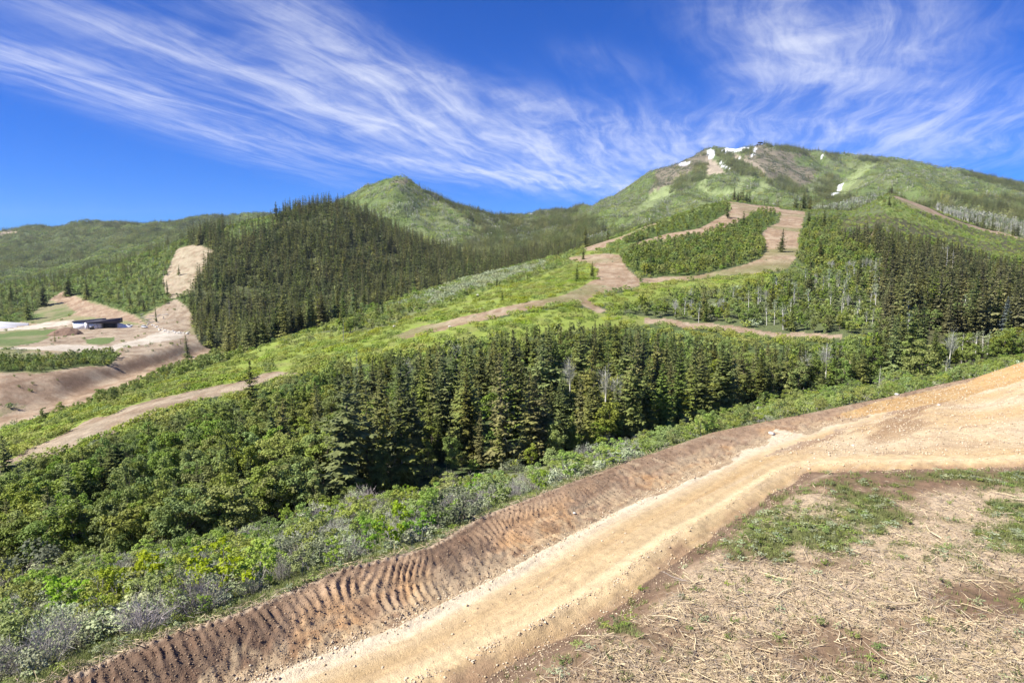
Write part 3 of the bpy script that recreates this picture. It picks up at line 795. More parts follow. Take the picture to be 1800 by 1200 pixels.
# ------------------------------------------------------------------ the land, one lofted sheet cut along its natural parts
ucore = np.linspace(-0.84, 0.84, 640)
uarr = np.concatenate([np.linspace(-1.12, -0.85, 14), ucore, np.linspace(0.85, 1.12, 14)])
yr = [np.linspace(4, 22, 12, endpoint=False), np.arange(22, 58, 0.115), np.arange(58, 125, 0.42)]
y = 125.0; lst = []
while y < 1000:
    lst.append(y); y *= 1.0078
while y < 3100:
    lst.append(y); y *= 1.0105
while y < 8800:
    lst.append(y); y *= 1.09
yarr = np.concatenate(yr + [np.array(lst)])
UU, YY = np.meshgrid(uarr, yarr)
TX, TY = (UU * YY).ravel(), YY.ravel()
TZ = ground(TX, TY)
TC = classify(TX, TY, TZ)
TT, _g, _c = tone(TX, TY, TZ, TC)
nR, nC = UU.shape
ii, jj = np.meshgrid(np.arange(nR - 1), np.arange(nC - 1), indexing='ij')
q0 = (ii * nC + jj).ravel()
quads = np.stack([q0, q0 + 1, q0 + nC + 1, q0 + nC], axis=1)
fc = TC[q0]
fy = TY[q0]
fu = UU.ravel()[q0]
fk = [np.interp(fu, UG, KY[k]) for k in (2, 7, 11, 13)]
pxf, pyf = project(TX[q0], TY[q0], TZ[q0])
part = np.full(len(q0), 'hillside', dtype=object)
part[(fy > fk[1] + 20)] = 'valley_floor'
part[(fy > fk[2] - 5)] = 'hill'
part[(fy > fk[3]) & (pxf < 500)] = 'far_hills'
part[(fy > fk[3]) & (pxf >= 500)] = 'peak_slopes'
part[(fy > fk[3]) & (pxf > 960)] = 'mountain'
part[fc == CI['field']] = 'field'
part[np.isin(fc, [CI['road'], CI['pad']])] = 'dirt_road'
part[fc == CI['bank']] = 'road_bank'
part[fc == CI['mound']] = 'soil_mound'
part[(fc == CI['run']) ] = 'ski_run'
part[np.isin(fc, [CI['track'], CI['darkrun']])] = 'dirt_track'
part[fc == CI['paleroad']] = 'gravel_road'
NAMES = {
    'hillside': ('hillside', 'green spur rising across the gully behind the dirt road', MAT_SLOPE), 'valley_floor': ('valley', 'graded valley floor with building and gravel bends', MAT_SLOPE),
    'hill': ('hill', 'rounded hill covered by dark conifers and green oak brush', MAT_SLOPE), 'far_hills': ('hills', 'long wooded ridge on the horizon above the valley', MAT_FAR),
    'peak_slopes': ('hill', 'pointed green peak with a rocky top behind the conifer hill', MAT_FAR), 'mountain': ('mountain', 'broad mountain with snow patches near its summit', MAT_FAR),
    'field': ('field', 'cleared field strewn with chipped branches, bare soil and turf', MAT_EARTH), 'dirt_road': ('dirt_road', 'wide tan graded dirt road widening to a pale pad', MAT_EARTH),
    'road_bank': ('road_bank', 'brown bank with crawler tread marks along the road', MAT_EARTH), 'soil_mound': ('soil_mound', 'orange earth mound rising beside the pale pad', MAT_EARTH),
    'ski_run': ('ski_run', 'bare brown ski runs curving down the green spur', MAT_SLOPE), 'dirt_track': ('dirt_track', 'brown dirt tracks across the lower slopes', MAT_SLOPE),
    'gravel_road': ('gravel_road', 'pale gravel road bending round the valley floor', MAT_SLOPE),
}
for key, (nm, lab, mat) in NAMES.items():
    sel = quads[part == key]
    if len(sel) == 0:
        continue
    used, inv = np.unique(sel.ravel(), return_inverse=True)
    v = np.stack([TX[used], TY[used], TZ[used] + CZ], axis=1)
    me = mesh_from(nm, v, inv, np.full(len(sel), 4), [mat], smooth=True)
    a = me.attributes.new('tone', 'FLOAT_COLOR', 'POINT')
    a.data.foreach_set('color', np.concatenate([TT[used], np.ones((len(used), 1))], axis=1).astype(np.float32).ravel())
    link(nm, me, kind='structure', label=lab)

# ------------------------------------------------------------------ plant materials
def leaf_material(name, c1, c2, c3, rough=0.65, trans=0.28, vary=0.25):
    """leaves: every leaf a little different, every plant a little different, stands drift in hue over the ground"""
    m, t, out = new_mat(name)
    geo = t.add('ShaderNodeNewGeometry')
    oi = t.add('ShaderNodeObjectInfo')
    stand = t.noise(oi.outputs['Location'], 0.035, 2, 0.5)
    a = t.mix(geo.outputs['Random Per Island'], c1, c2)
    b = t.mix(t.ramp(stand, 0.40, 0.62), a, t.mix(0.65, a, c3))
    h = t.add('ShaderNodeHueSaturation')
    t.put(h.inputs['Hue'], t.m('ADD', 0.5, t.m('MULTIPLY', t.m('SUBTRACT', oi.outputs['Random'], 0.5), 0.05)))
    r2 = t.m('FRACT', t.m('MULTIPLY', oi.outputs['Random'], 7.31))
    t.put(h.inputs['Value'], t.m('ADD', 1.0 - vary, t.m('MULTIPLY', r2, 2 * vary)))
    r3 = t.m('FRACT', t.m('MULTIPLY', oi.outputs['Random'], 13.7))
    t.put(h.inputs['Saturation'], t.m('ADD', 0.85, t.m('MULTIPLY', r3, 0.25)))
    t.put(h.inputs['Color'], b)
    bs = t.add('ShaderNodeBsdfPrincipled')
    t.put(bs.inputs['Base Color'], h.outputs[0])
    bs.inputs['Roughness'].default_value = rough
    bs.inputs['Specular IOR Level'].default_value = 0.25
    tr = t.add('ShaderNodeBsdfTranslucent')
    t.put(tr.inputs['Color'], h.outputs[0])
    mx = t.add('ShaderNodeMixShader')
    mx.inputs[0].default_value = trans
    t.l.new(bs.outputs[0], mx.inputs[1]); t.l.new(tr.outputs[0], mx.inputs[2])
    t.l.new(mx.outputs[0], out.inputs[0])
    return m


def bark_material(name, c1, c2, scale=6.0):
    m, t, out = new_mat(name)
    tcn = t.add('ShaderNodeTexCoord')
    mp = t.add('ShaderNodeMapping'); mp.inputs['Scale'].default_value = (3, 3, 1)
    t.l.new(tcn.outputs['Object'], mp.inputs['Vector'])
    n = t.noise(mp.outputs[0], scale, 5, 0.65)
    bs = t.add('ShaderNodeBsdfPrincipled')
    t.put(bs.inputs['Base Color'], t.mix(t.ramp(n, 0.35, 0.65), c1, c2))
    bs.inputs['Roughness'].default_value = 0.9
    t.l.new(bs.outputs[0], out.inputs[0])
    return m


L_CON = leaf_material('conifer_needles', (.100, .130, .033), (.215, .248, .064), (.235, .228, .070), trans=0.22, vary=.32)
L_CONO = leaf_material('olive_needles', (.118, .122, .046), (.225, .222, .088), (.205, .215, .08), trans=0.2, vary=.32)
L_CONB = leaf_material('blue_needles', (.11, .14, .125), (.17, .20, .18), (.15, .18, .16), trans=0.12)
L_BRO = leaf_material('broad_leaves', (.130, .185, .034), (.265, .325, .066), (.275, .310, .066))
L_OAK = leaf_material('oak_leaves', (.170, .235, .048), (.295, .370, .085), (.300, .340, .085))
L_LIME = leaf_material('young_lime_leaves', (.190, .300, .030), (.300, .425, .050), (.330, .410, .050), trans=0.4, vary=.15)
L_SAGE = leaf_material('grey_green_leaves', (.24, .28, .14), (.42, .46, .28), (.33, .37, .18), trans=0.15)
L_DARK = leaf_material('dark_leaves', (.085, .105, .05), (.165, .19, .10), (.14, .15, .08), trans=0.15)
L_ASP = leaf_material('aspen_leaves', (.17, .22, .09), (.28, .33, .16), (.28, .295, .17))
L_MEAD = leaf_material('low_oak_leaves', (.200, .265, .034), (.310, .370, .058), (.315, .335, .08))
L_TWIG = leaf_material('grey_twigs', (.22, .20, .185), (.40, .375, .35), (.33, .29, .26), trans=0.0)
L_PALE = leaf_material('pale_twigs', (.25, .25, .20), (.40, .395, .33), (.30, .31, .24), trans=0.0)
L_GRASS = leaf_material('turf_blades', (.12, .15, .045), (.22, .25, .085), (.25, .235, .11))
BARK = bark_material('bark', (.085, .065, .05), (.17, .14, .115))
BARKG = bark_material('grey_bark', (.20, .18, .16), (.36, .33, .30))
BARKW = bark_material('white_bark', (.62, .60, .54), (.42, .40, .35), 3.0)


# ------------------------------------------------------------------ plant shapes (numpy soups of small leaf-sized faces)
class Soup:
    def __init__(self):
        self.v = []; self.f = []; self.s = []; self.mi = []; self.n = 0

    def quads(self, V, mi=0):
        """V: (k,4,3)"""
        k = len(V)
        if k == 0:
            return
        self.v.append(V.reshape(-1, 3)); self.f.append(np.arange(k * 4) + self.n); self.s.append(np.full(k, 4)); self.mi.append(np.full(k, mi)); self.n += k * 4

    def tris(self, V, mi=0):
        k = len(V)
        if k == 0:
            return
        self.v.append(V.reshape(-1, 3)); self.f.append(np.arange(k * 3) + self.n); self.s.append(np.full(k, 3)); self.mi.append(np.full(k, mi)); self.n += k * 3

    def tube(self, pts, rads, sides=6, mi=0):
        pts = np.asarray(pts, float)
        rings = []
        for i, p in enumerate(pts):
            d = pts[min(i + 1, len(pts) - 1)] - pts[max(i - 1, 0)]
            d /= np.linalg.norm(d) + 1e-9
            a = np.cross(d, [0.3, 0.9, 0.1]); a /= np.linalg.norm(a) + 1e-9
            b = np.cross(d, a)
            th = np.arange(sides) * 2 * math.pi / sides
            rings.append(p + rads[i] * (np.cos(th)[:, None] * a + np.sin(th)[:, None] * b))
        V = np.concatenate(rings); F = []
        for i in range(len(pts) - 1):
            for j in range(sides):
                F.append([i * sides + j, i * sides + (j + 1) % sides, (i + 1) * sides + (j + 1) % sides, (i + 1) * sides + j])
        F = np.array(F)
        self.v.append(V); self.f.append(F.ravel() + self.n); self.s.append(np.full(len(F), 4)); self.mi.append(np.full(len(F), mi)); self.n += len(V)

    def add(self, other, M=None, off=None, mi_shift=0):
        V = np.concatenate(other.v)
        if M is not None:
            V = V @ np.asarray(M).T
        if off is not None:
            V = V + np.asarray(off)
        self.v.append(V); self.f.append(np.concatenate(other.f) + self.n); self.s.append(np.concatenate(other.s)); self.mi.append(np.concatenate(other.mi) + mi_shift); self.n += len(V)

    def mesh(self, name, mats, smooth=False):
        return mesh_from(name, np.concatenate(self.v), np.concatenate(self.f), np.concatenate(self.s), mats, np.concatenate(self.mi), smooth)


def kites(P, D, S):
    """leaf-shaped quads: base points, length vectors, half-width vectors"""
    return np.stack([P, P + D * 0.45 + S, P + D, P + D * 0.45 - S], axis=1)


def unit(v):
    return v / (np.linalg.norm(v, axis=-1, keepdims=True) + 1e-9)


def conifer_crown(h, R, seed, whorls, per, nodes, z0=0.06, w=0.26, gap=0.0):
    r = np.random.default_rng(seed)
    P, D, S = [], [], []
    for k in range(whorls):
        t = (k + r.uniform(-.3, .3)) / whorls
        t = min(max(t, 0), 0.985)
        z = h * (z0 + (0.985 - z0) * t)
        rad = R * ((1 - t) ** 0.72) * r.uniform(0.62, 1.18) + 0.06
        if t < 0.12:
            rad *= 0.75 + 2 * t
        n = max(3, int(round(per * (0.55 + 0.45 * (1 - t)) + r.uniform(-.5, .5))))
        a0 = r.uniform(0, 6.28)
        for b in range(n):
            if r.random() < gap:
                continue
            a = a0 + b * 6.283 / n + r.uniform(-.35, .35)
            L = rad * r.uniform(0.6, 1.22) * (1 + .22 * math.sin(a * 2 + seed + z * .9))
            zb = z + r.uniform(-.6, .6) * h / whorls
            slope = (-0.42 + 0.85 * t) + r.uniform(-.12, .12)
            da = np.array([math.cos(a), math.sin(a), slope])
            sd_ = np.array([-math.sin(a), math.cos(a), 0.0])
            for q in range(nodes):
                f = (q + 0.35 + r.uniform(0, .5)) / nodes
                f = min(f, 1.0)
                p = np.array([0, 0, zb]) + da * L * f + np.array([0, 0, -0.10 * L * f * f + 0.14 * L * f ** 4])
                tw = (0.36 * L * (1.05 - 0.6 * f) + 0.16) * r.uniform(0.8, 1.25)
                for sgn in (-1, 1):
                    d = (da * 0.62 + sd_ * sgn * 0.75 + np.array([0, 0, r.uniform(-.62, -.05)])) * tw
                    P.append(p); D.append(d)
                    S.append((np.cross(d, [0, 0, 1]) / (np.linalg.norm(d) + 1e-6) + np.array([0, 0, r.uniform(-.28, .28)])) * tw * w * 1.5)
                d = (np.array([0, 0, -.75]) + da * .35 + sd_ * r.uniform(-.3, .3)) * tw    # hanging twigs
                P.append(p); D.append(d); S.append((sd_ + da * r.uniform(-.3, .3)) * tw * w * 1.3)
                if q == nodes - 1:
                    d = da * tw * 1.0 + np.array([0, 0, 0.10 * tw])
                    P.append(p); D.append(d); S.append(sd_ * tw * w * 1.5)
    # leader
    for k in range(3):
        P.append(np.array([0, 0, h * 0.94])); D.append(np.array([r.uniform(-.06, .06), r.uniform(-.06, .06), h * 0.055])); a = k * 2.1
        S.append(np.array([math.cos(a), math.sin(a), 0]) * 0.09 * R)
    s = Soup()
    s.quads(kites(np.array(P), np.array(D), np.array(S)))
    return s


def conifer_trunk(h, rad):
    s = Soup()
    s.tube([[0, 0, -0.8], [0, 0, 0.35 * h], [0, 0, 0.7 * h], [0, 0, 0.97 * h]], [rad, rad * 0.72, rad * 0.38, rad * 0.06], 6)
    return s


def leafy_crown(seed, lobes, n, leaf, rx, z0, z1, lobe_r, shell=0.55, up=0.35):
    """leaves gathered round many small boughs spread through an egg-shaped crown"""
    r = np.random.default_rng(seed)
    c = []
    zc, rz = (z0 + z1) / 2, (z1 - z0) / 2
    while len(c) < lobes:
        p = r.uniform(-1, 1, 3)
        q = np.linalg.norm(p)
        if q > 1 or q < 0.25 + 0.2 * r.random():
            continue
        c.append([p[0] * rx, p[1] * rx, zc + p[2] * rz])
    c = np.array(c)
    lr = lobe_r * r.uniform(0.6, 1.25, lobes)
    which = r.integers(0, lobes, n)
    o = unit(r.normal(size=(n, 3)))
    o[:, 2] = np.where(o[:, 2] < -0.35, -o[:, 2], o[:, 2])
    rr = (shell + (1 - shell) * r.random(n))[:, None]
    P = c[which] + o * rr * lr[which][:, None] * np.array([1, 1, 0.8])
    P[:, 2] = np.maximum(P[:, 2], 0.05)
    nrm = unit(o * 0.8 + np.array([0, 0, up]) + 0.55 * r.normal(size=(n, 3)))
    t1 = unit(np.cross(nrm, r.normal(size=(n, 3))))
    t2 = np.cross(nrm, t1)
    sz = leaf * r.uniform(0.6, 1.35, n)[:, None]
    s = Soup()
    s.quads(kites(P - t1 * sz * 0.5, t1 * sz, t2 * sz * 0.42))
    return s, c


def stems(seed, centres, base_r, nst, spread, h):
    r = np.random.default_rng(seed)
    s = Soup()
    fork = []
    for k in range(nst):
        a = r.uniform(0, 6.28)
        b = np.array([math.cos(a), math.sin(a), 0]) * spread * (0.3 if nst > 1 else 0)
        top = np.array([math.cos(a), math.sin(a), 0]) * spread * r.uniform(.4, 1.2) + np.array([0, 0, h * r.uniform(.45, .65)])
        mid = (b + top) / 2 + r.normal(size=3) * 0.05 * h
        s.tube([b + [0, 0, -0.5], mid, top], [base_r, base_r * .75, base_r * .5], 5)
        fork.append((mid, top))
    for c in centres:
        f = min(fork, key=lambda q: np.linalg.norm(q[1] - c))
        st = f[0] * 0.4 + f[1] * 0.6 if r.random() < .5 else f[1]
        md = (st + c) / 2 + r.normal(size=3) * 0.06 * h
        s.tube([st, md, c], [base_r * .42, base_r * .28, base_r * .1], 4)
    return s


def twig_shrub(seed, n, h, spread, w, sub=2):
    r = np.random.default_rng(seed)
    P, D, S = [], [], []
    for k in range(n):
        a = r.uniform(0, 6.28); q = spread * math.sqrt(r.random())
        b = np.array([math.cos(a) * q * .35, math.sin(a) * q * .35, 0])
        tip = np.array([math.cos(a) * q, math.sin(a) * q, h * (1 - .45 * (q / spread) ** 2) * r.uniform(.6, 1.05)])
        d = tip - b
        sd_ = unit(np.cross(d, r.normal(size=3)))
        P.append(b); D.append(d); S.append(sd_ * w * 1.5)
        for j in range(sub):
            f = r.uniform(.3, 1.0)
            p = b + d * f
            e = unit(d + r.normal(size=3) * np.linalg.norm(d) * .6) * h * r.uniform(.15, .38)
            P.append(p); D.append(e); S.append(unit(np.cross(e, r.normal(size=3))) * w)
    s = Soup()
    s.quads(kites(np.array(P), np.array(D), np.array(S)))
    return s


def snag(seed, h, rad):
    r = np.random.default_rng(seed)
    s = Soup()
    s.tube([[0, 0, -.5], [.05, 0, h * .5], [0, .06, h]], [rad, rad * .7, rad * .12], 6)
    for k in range(26):
        z = h * r.uniform(.3, .97); a = r.uniform(0, 6.28); L = h * .16 * (1.15 - z / h)
        p = np.array([0, 0, z]); q = p + L * np.array([math.cos(a), math.sin(a), r.uniform(-.1, .6)])
        s.tube([p, (p + q) / 2 + r.normal(size=3) * .06, q], [rad * .22, rad * .15, rad * .05], 3)
    return s


# every kind: list of variants (crown mesh, trunk mesh, joined mesh), built at nominal size; nominal height kept
class Kind:
    def __init__(self, name, nominal):
        self.name = name; self.nominal = nominal; self.var = []

    def add(self, crown, trunk, mats, part_names=('crown', 'trunk')):
        i = len(self.var)
        mc = crown.mesh(part_names[0], [mats[0]])
        mt = trunk.mesh(part_names[1], [mats[1]], True) if trunk is not None else None
        j = Soup(); j.add(crown)
        if trunk is not None:
            j.add(trunk, mi_shift=1)
        self.var.append((mc, mt, j, mats, part_names))

    def joined(self):
        if not hasattr(self, '_j'):
            self._j = [v[2].mesh(self.name, list(v[3])) for v in self.var]
        return self._j


K = {}
k = K['conifer'] = Kind('conifer', 16.0)
for i, (R_, wh, pe, gp, z0) in enumerate([(3.2, 27, 8, .05, .05), (2.8, 27, 8, .10, .07), (3.6, 26, 9, .08, .05), (2.4, 29, 7, .06, .06), (3.1, 24, 8, .2, .14)]):
    k.add(conifer_crown(16, R_, 100 + i, wh, pe, 4, z0, gap=gp), conifer_trunk(16, 0.24), (L_CON, BARK))
k = K['blueconifer'] = Kind('blueconifer', 16.0)
k.add(conifer_crown(16, 3.2, 120, 28, 8, 4), conifer_trunk(16, 0.22), (L_CONB, BARK))
k = K['coniferolive'] = Kind('coniferolive', 16.0)
for i, (R_, wh, pe, gp, z0) in enumerate([(3.3, 24, 8, .1, .08), (2.8, 24, 8, .12, .12), (3.7, 22, 8, .15, .1)]):
    k.add(conifer_crown(16, R_, 160 + i, wh, pe, 3, z0, w=.32, gap=gp), conifer_trunk(16, 0.24), (L_CONO, BARK))
k = K['conifer_mid'] = Kind('conifer_mid', 16.0)
for i, (R_, wh, pe) in enumerate([(3.9, 12, 8), (3.3, 12, 7), (4.4, 12, 8), (3.7, 11, 8)]):
    k.add(conifer_crown(16, R_, 130 + i, wh, pe, 2, .05, w=.42, gap=.06), conifer_trunk(16, 0.24), (L_CON, BARK))
k = K['broadleaf'] = Kind('broadleaf', 7.0)
for i in range(4):
    c, cc = leafy_crown(200 + i, 34, 3200, 0.25, 1.9 + .2 * i, 1.4, 6.9, 0.78)
    k.add(c, stems(210 + i, cc[:14], 0.12, 2, .5, 6.5), (L_BRO, BARK))
k = K['broadleaf_mid'] = Kind('broadleaf_mid', 7.0)
for i in range(3):
    c, cc = leafy_crown(220 + i, 18, 520, 0.55, 2.0, 1.0, 6.9, 0.85)
    k.add(c, stems(230 + i, cc[:3], 0.14, 1, .3, 6.5), (L_BRO, BARK))
k = K['oak'] = Kind('oak', 2.6)
for i in range(4):
    c, cc = leafy_crown(240 + i, 20, 1500, 0.14, 1.15 + .1 * i, .45, 2.55, 0.42)
    k.add(c, stems(250 + i, cc[:10], 0.04, 4, .5, 2.4), (L_OAK, BARKG), ('foliage', 'stems'))
k = K['lime'] = Kind('lime', 4.0)
for i in range(3):
    c, cc = leafy_crown(260 + i, 26, 1100, 0.2, 1.5 + .15 * i, .9, 3.95, 0.42, .4)
    k.add(c, stems(270 + i, cc, 0.055, 4, .8, 3.8), (L_LIME, BARKG))
k = K['dark'] = Kind('dark', 3.2)
for i in range(2):
    c, cc = leafy_crown(280 + i, 22, 1500, 0.14, 1.5, .4, 3.1, 0.55)
    k.add(c, stems(285 + i, cc[:10], 0.05, 5, .6, 3), (L_DARK, BARK), ('foliage', 'stems'))
k = K['sage'] = Kind('sage', 1.1)
for i in range(3):
    c, cc = leafy_crown(300 + i, 16, 520, 0.12, .75, .15, 1.05, 0.25, .3, .8)
    k.add(c, twig_shrub(305 + i, 26, 1.05, .75, .008, 2), (L_SAGE, L_TWIG), ('foliage', 'twigs'))
k = K['bare'] = Kind('bare', 2.2)
for i in range(3):
    c, cc = leafy_crown(310 + i, 16, 420, 0.09, 1.15, .5, 2.0, 0.4, .3)
    k.add(c, twig_shrub(315 + i, 120, 2.0, 1.35, .008, 7), (L_SAGE, L_TWIG), ('foliage', 'twigs'))
k = K['aspen'] = Kind('aspen', 9.0)
for i in range(3):
    c, cc = leafy_crown(320 + i, 16, 420, 0.30, 1.25, 3.6, 8.9, 0.6)
    st = Soup(); st.tube([[0, 0, -.6], [.1, 0, 4], [.05, .1, 7], [0, 0, 8.7]], [.14, .11, .07, .02], 6)
    for q in cc:
        b = np.array([.05, 0, q[2] * .8]); st.tube([b, (b + q) / 2 + [0, 0, .15], q], [.045, .03, .01], 3)
    k.add(c, st, (L_ASP, BARKW))
k = K['aspenbare'] = Kind('aspenbare', 9.0)
for i in range(2):
    c = twig_shrub(330 + i, 60, 5.2, 1.35, .022, 4)
    c.v = [v + np.array([0, 0, 3.6]) for v in c.v]
    st = Soup(); st.tube([[0, 0, -.6], [.1, 0, 4], [.05, .1, 7], [0, 0, 8.7]], [.15, .12, .07, .02], 6)
    k.add(c, st, (L_PALE, BARKW))
k = K['meadow'] = Kind('meadow', 0.9)
for i in range(3):
    c, cc = leafy_crown(340 + i, 34, 420, 0.26, 2.3, .05, .9, 0.5, .3, .8)
    k.add(c, None, (L_MEAD, BARK))
k = K['oak_mid'] = Kind('oak_mid', 2.6)
for i in range(3):
    c, cc = leafy_crown(350 + i, 22, 260, 0.42, 1.7, .2, 2.5, 0.6, .4)
    k.add(c, None, (L_OAK, BARK))
k = K['sage_mid'] = Kind('sage_mid', 1.4)
for i in range(2):
    c, cc = leafy_crown(356 + i, 24, 260, 0.32, 2.0, .1, 1.4, 0.5, .3, .6)
    k.add(c, None, (L_SAGE, BARK))


def clump(seed, parts, n, rad):
    """a stand of distant trees on a disc, to be sheared on to the slope: parts = [(soup, share, scale range)]"""
    r = np.random.default_rng(seed)
    s = Soup()
    for q in range(n):
        a = r.uniform(0, 6.28); d = rad * math.sqrt(r.random())
        x = r.random(); acc = 0
        for sp, sh, lo, hi, mi in parts:
            acc += sh
            if x <= acc:
                break
        sc = r.uniform(lo, hi); th = r.uniform(0, 6.28); cth, sth = math.cos(th) * sc, math.sin(th) * sc
        s.add(sp, [[cth, -sth, 0], [sth, cth, 0], [0, 0, sc * r.uniform(.85, 1.2)]], [math.cos(a) * d, math.sin(a) * d, 0], mi)
    return s


def far_conifer(seed):
    return conifer_crown(15, 3.0, seed, 6, 6, 1, .06, w=.6)


def far_round(seed, h, r_, n=22, leaf=1.5):
    return leafy_crown(seed, 7, n, leaf, r_, .4, h, r_ * .5, .4)[0]


FC = [far_conifer(400 + i) for i in range(3)]
FR = [far_round(410 + i, 6.5, 2.3) for i in range(3)]
FS = [far_round(420 + i, 2.6, 2.2, 16, 1.3) for i in range(3)]


def far_trunks(seed):
    s = Soup()
    s.tube([[0, 0, -1], [0, 0, 6.5]], [.22, .12], 3)
    s.add(leafy_crown(seed, 5, 12, 1.1, 1.4, 4.0, 8.0, .8, .4)[0])
    return s


FA = [far_trunks(430 + i) for i in range(3)]
FARM = (L_CON, L_BRO, L_OAK, L_PALE, L_ASP, L_DARK)


def clump_kind(name, spec, n, rad, seed):
    kk = K[name] = Kind(name, 1.0)
    for i in range(4):
        s = clump(seed + i, [(sp[i % 3], sh, lo, hi, mi) for sp, sh, lo, hi, mi in spec], n, rad)
        kk.var.append((None, None, s, FARM, None))


clump_kind('c_conifer', [(FC, .86, .6, 1.15, 0), (FR, .14, .7, 1.1, 1)], 19, 12, 500)
clump_kind('c_mixed', [(FC, .32, .5, 1.0, 0), (FR, .40, .7, 1.15, 1), (FR, .28, .6, 1.0, 4)], 17, 12, 510)
clump_kind('c_green', [(FR, .62, .6, 1.1, 2), (FS, .30, .8, 1.3, 2), (FC, .03, .4, .8, 0), (FA, .05, .7, 1, 3)], 18, 12, 520)
clump_kind('c_aspen', [(FA, .45, .8, 1.25, 3), (FR, .35, .7, 1.15, 4), (FR, .15, .7, 1.1, 2), (FC, .05, .5, .9, 0)], 20, 12, 530)
clump_kind('c_few', [(FC, .8, .55, 1.1, 0), (FR, .2, .7, 1.0, 1)], 5, 11, 560)
clump_kind('c_low', [(FS, .85, .5, 1.0, 2), (FS, .15, .5, .9, 4)], 16, 12, 540)
clump_kind('c_scrub', [(FS, .55, .6, 1.1, 5), (FC, .25, .3, .8, 0), (FA, .2, .6, .9, 3)], 20, 12, 550)

# ------------------------------------------------------------------ planting
PL = {k: [] for k in ('x', 'y', 'kind', 'var', 'h', 'rot', 'cls', 'w')}
KN = list(K.keys())
KX = {n: i for i, n in enumerate(KN)}

# per class: [(kind, share, height lo, height hi)], chance that a planting spot is taken
MIX_NEAR = {
    'nearshrub': ([('sage', .42, .7, 1.6), ('oak', .22, 1.3, 2.9), ('bare', .22, 1.3, 2.5), ('lime', .09, 1.6, 3.3), ('dark', .05, 1.2, 2.4)], .74),
    'limestrip': ([('oak', .80, 1.2, 2.4), ('sage', .12, .7, 1.3), ('bare', .08, 1.0, 1.8)], .95),
    'broadmass': ([('broadleaf', .86, 4.0, 7.0), ('conifer', .12, 5.5, 10), ('bare', .02, 2, 3)], .95),
    'gullyconif': ([('conifer', .68, 5.0, 17.0), ('broadleaf', .30, 3.0, 7.5), ('aspenbare', .02, 7, 10)], .54),
    'gullyright': ([('broadleaf', .70, 4.0, 7.0), ('aspen', .12, 6, 9), ('conifer', .12, 9, 15), ('aspenbare', .06, 6, 9)], .8),
    'meadow': ([('meadow', .8, .55, 1.1), ('oak', .2, 1.0, 2.0)], .75), 'hedge': ([('broadleaf', .5, 3, 4.5), ('oak_mid', .5, 1.5, 3)], .95),
    'track': ([], 0), 'litter': ([('bare', 1, .5, 1.2)], .05),
}
MIX_MID = {
    'edgeconif': ([('conifer_mid', .9, 9, 19), ('broadleaf_mid', .1, 4, 6)], .95),
    'meadow': ([('meadow', .90, .45, 1.05), ('oak_mid', .10, .9, 1.9)], .70),
    'spurshrub': ([('oak_mid', .62, 1.2, 2.8), ('meadow', .22, .7, 1.4), ('sage_mid', .12, .9, 1.6), ('conifer_mid', .04, 3, 8)], .92),
    'paleshrub': ([('sage_mid', .36, 1.0, 2.0), ('oak_mid', .44, 1.2, 2.8), ('broadleaf_mid', .10, 3, 5), ('conifer_mid', .02, 4, 9), ('meadow', .08, .7, 1.4)], .92),
    'thicket': ([('broadleaf_mid', .88, 3.2, 5.6), ('oak_mid', .09, 1.6, 3), ('conifer_mid', .03, 5, 10)], .97),
    'aspenmix': ([('aspen', .12, 5, 8), ('broadleaf_mid', .50, 2.4, 5.2), ('aspenbare', .05, 4, 7), ('oak_mid', .25, 1.5, 3), ('sage_mid', .05, 1, 2), ('conifer_mid', .03, 8, 14)], .92),
    'mixconif': ([('coniferolive', .52, 7, 16), ('conifer', .16, 7, 15), ('broadleaf_mid', .26, 3.5, 7), ('aspen', .05, 6, 9), ('aspenbare', .01, 8, 11)], .95),
    'gullyconif': ([('conifer', .55, 8, 15), ('broadleaf', .39, 3.5, 7), ('aspen', .06, 7, 10)], .85),
    'gullyright': ([('broadleaf', .55, 4, 7.5), ('aspen', .18, 6, 10), ('conifer', .20, 9, 16), ('aspenbare', .07, 7, 10)], .85),
    'broadmass': ([('broadleaf', .88, 4.0, 7.5), ('conifer', .12, 6, 11)], .95),
    'hedge': ([('oak_mid', .6, 2, 3.6), ('broadleaf_mid', .4, 3, 5)], .95),
    'valley': ([('oak_mid', .5, 1.2, 2.5), ('sage_mid', .5, 1, 1.8)], .10),
    'rubble': ([('oak_mid', .6, .8, 2.0), ('conifer_mid', .1, 3, 8), ('sage_mid', .3, .8, 1.4)], .05),
    'hillconif': ([('conifer_mid', .95, 10, 20), ('broadleaf_mid', .05, 4, 7)], .9),
    'mountconif': ([('conifer_mid', .8, 8, 17), ('broadleaf_mid', .2, 4, 7)], .75),
    'aspenwhite': ([('aspenbare', .42, 7, 11), ('aspen', .42, 6, 10), ('conifer_mid', .08, 8, 14), ('oak_mid', .05, 2, 3)], .9),
    'limestrip': ([('oak_mid', .9, 1.4, 2.6), ('sage_mid', .1, 1, 1.6)], .9),
    'run': ([('sage_mid', 1, .25, .6)], .03), 'cutbank': ([('oak_mid', 1, .6, 1.4)], .03), 'lawn': ([], 0), 'stripe': ([('sage_mid', 1, .3, .8)], .06),
}
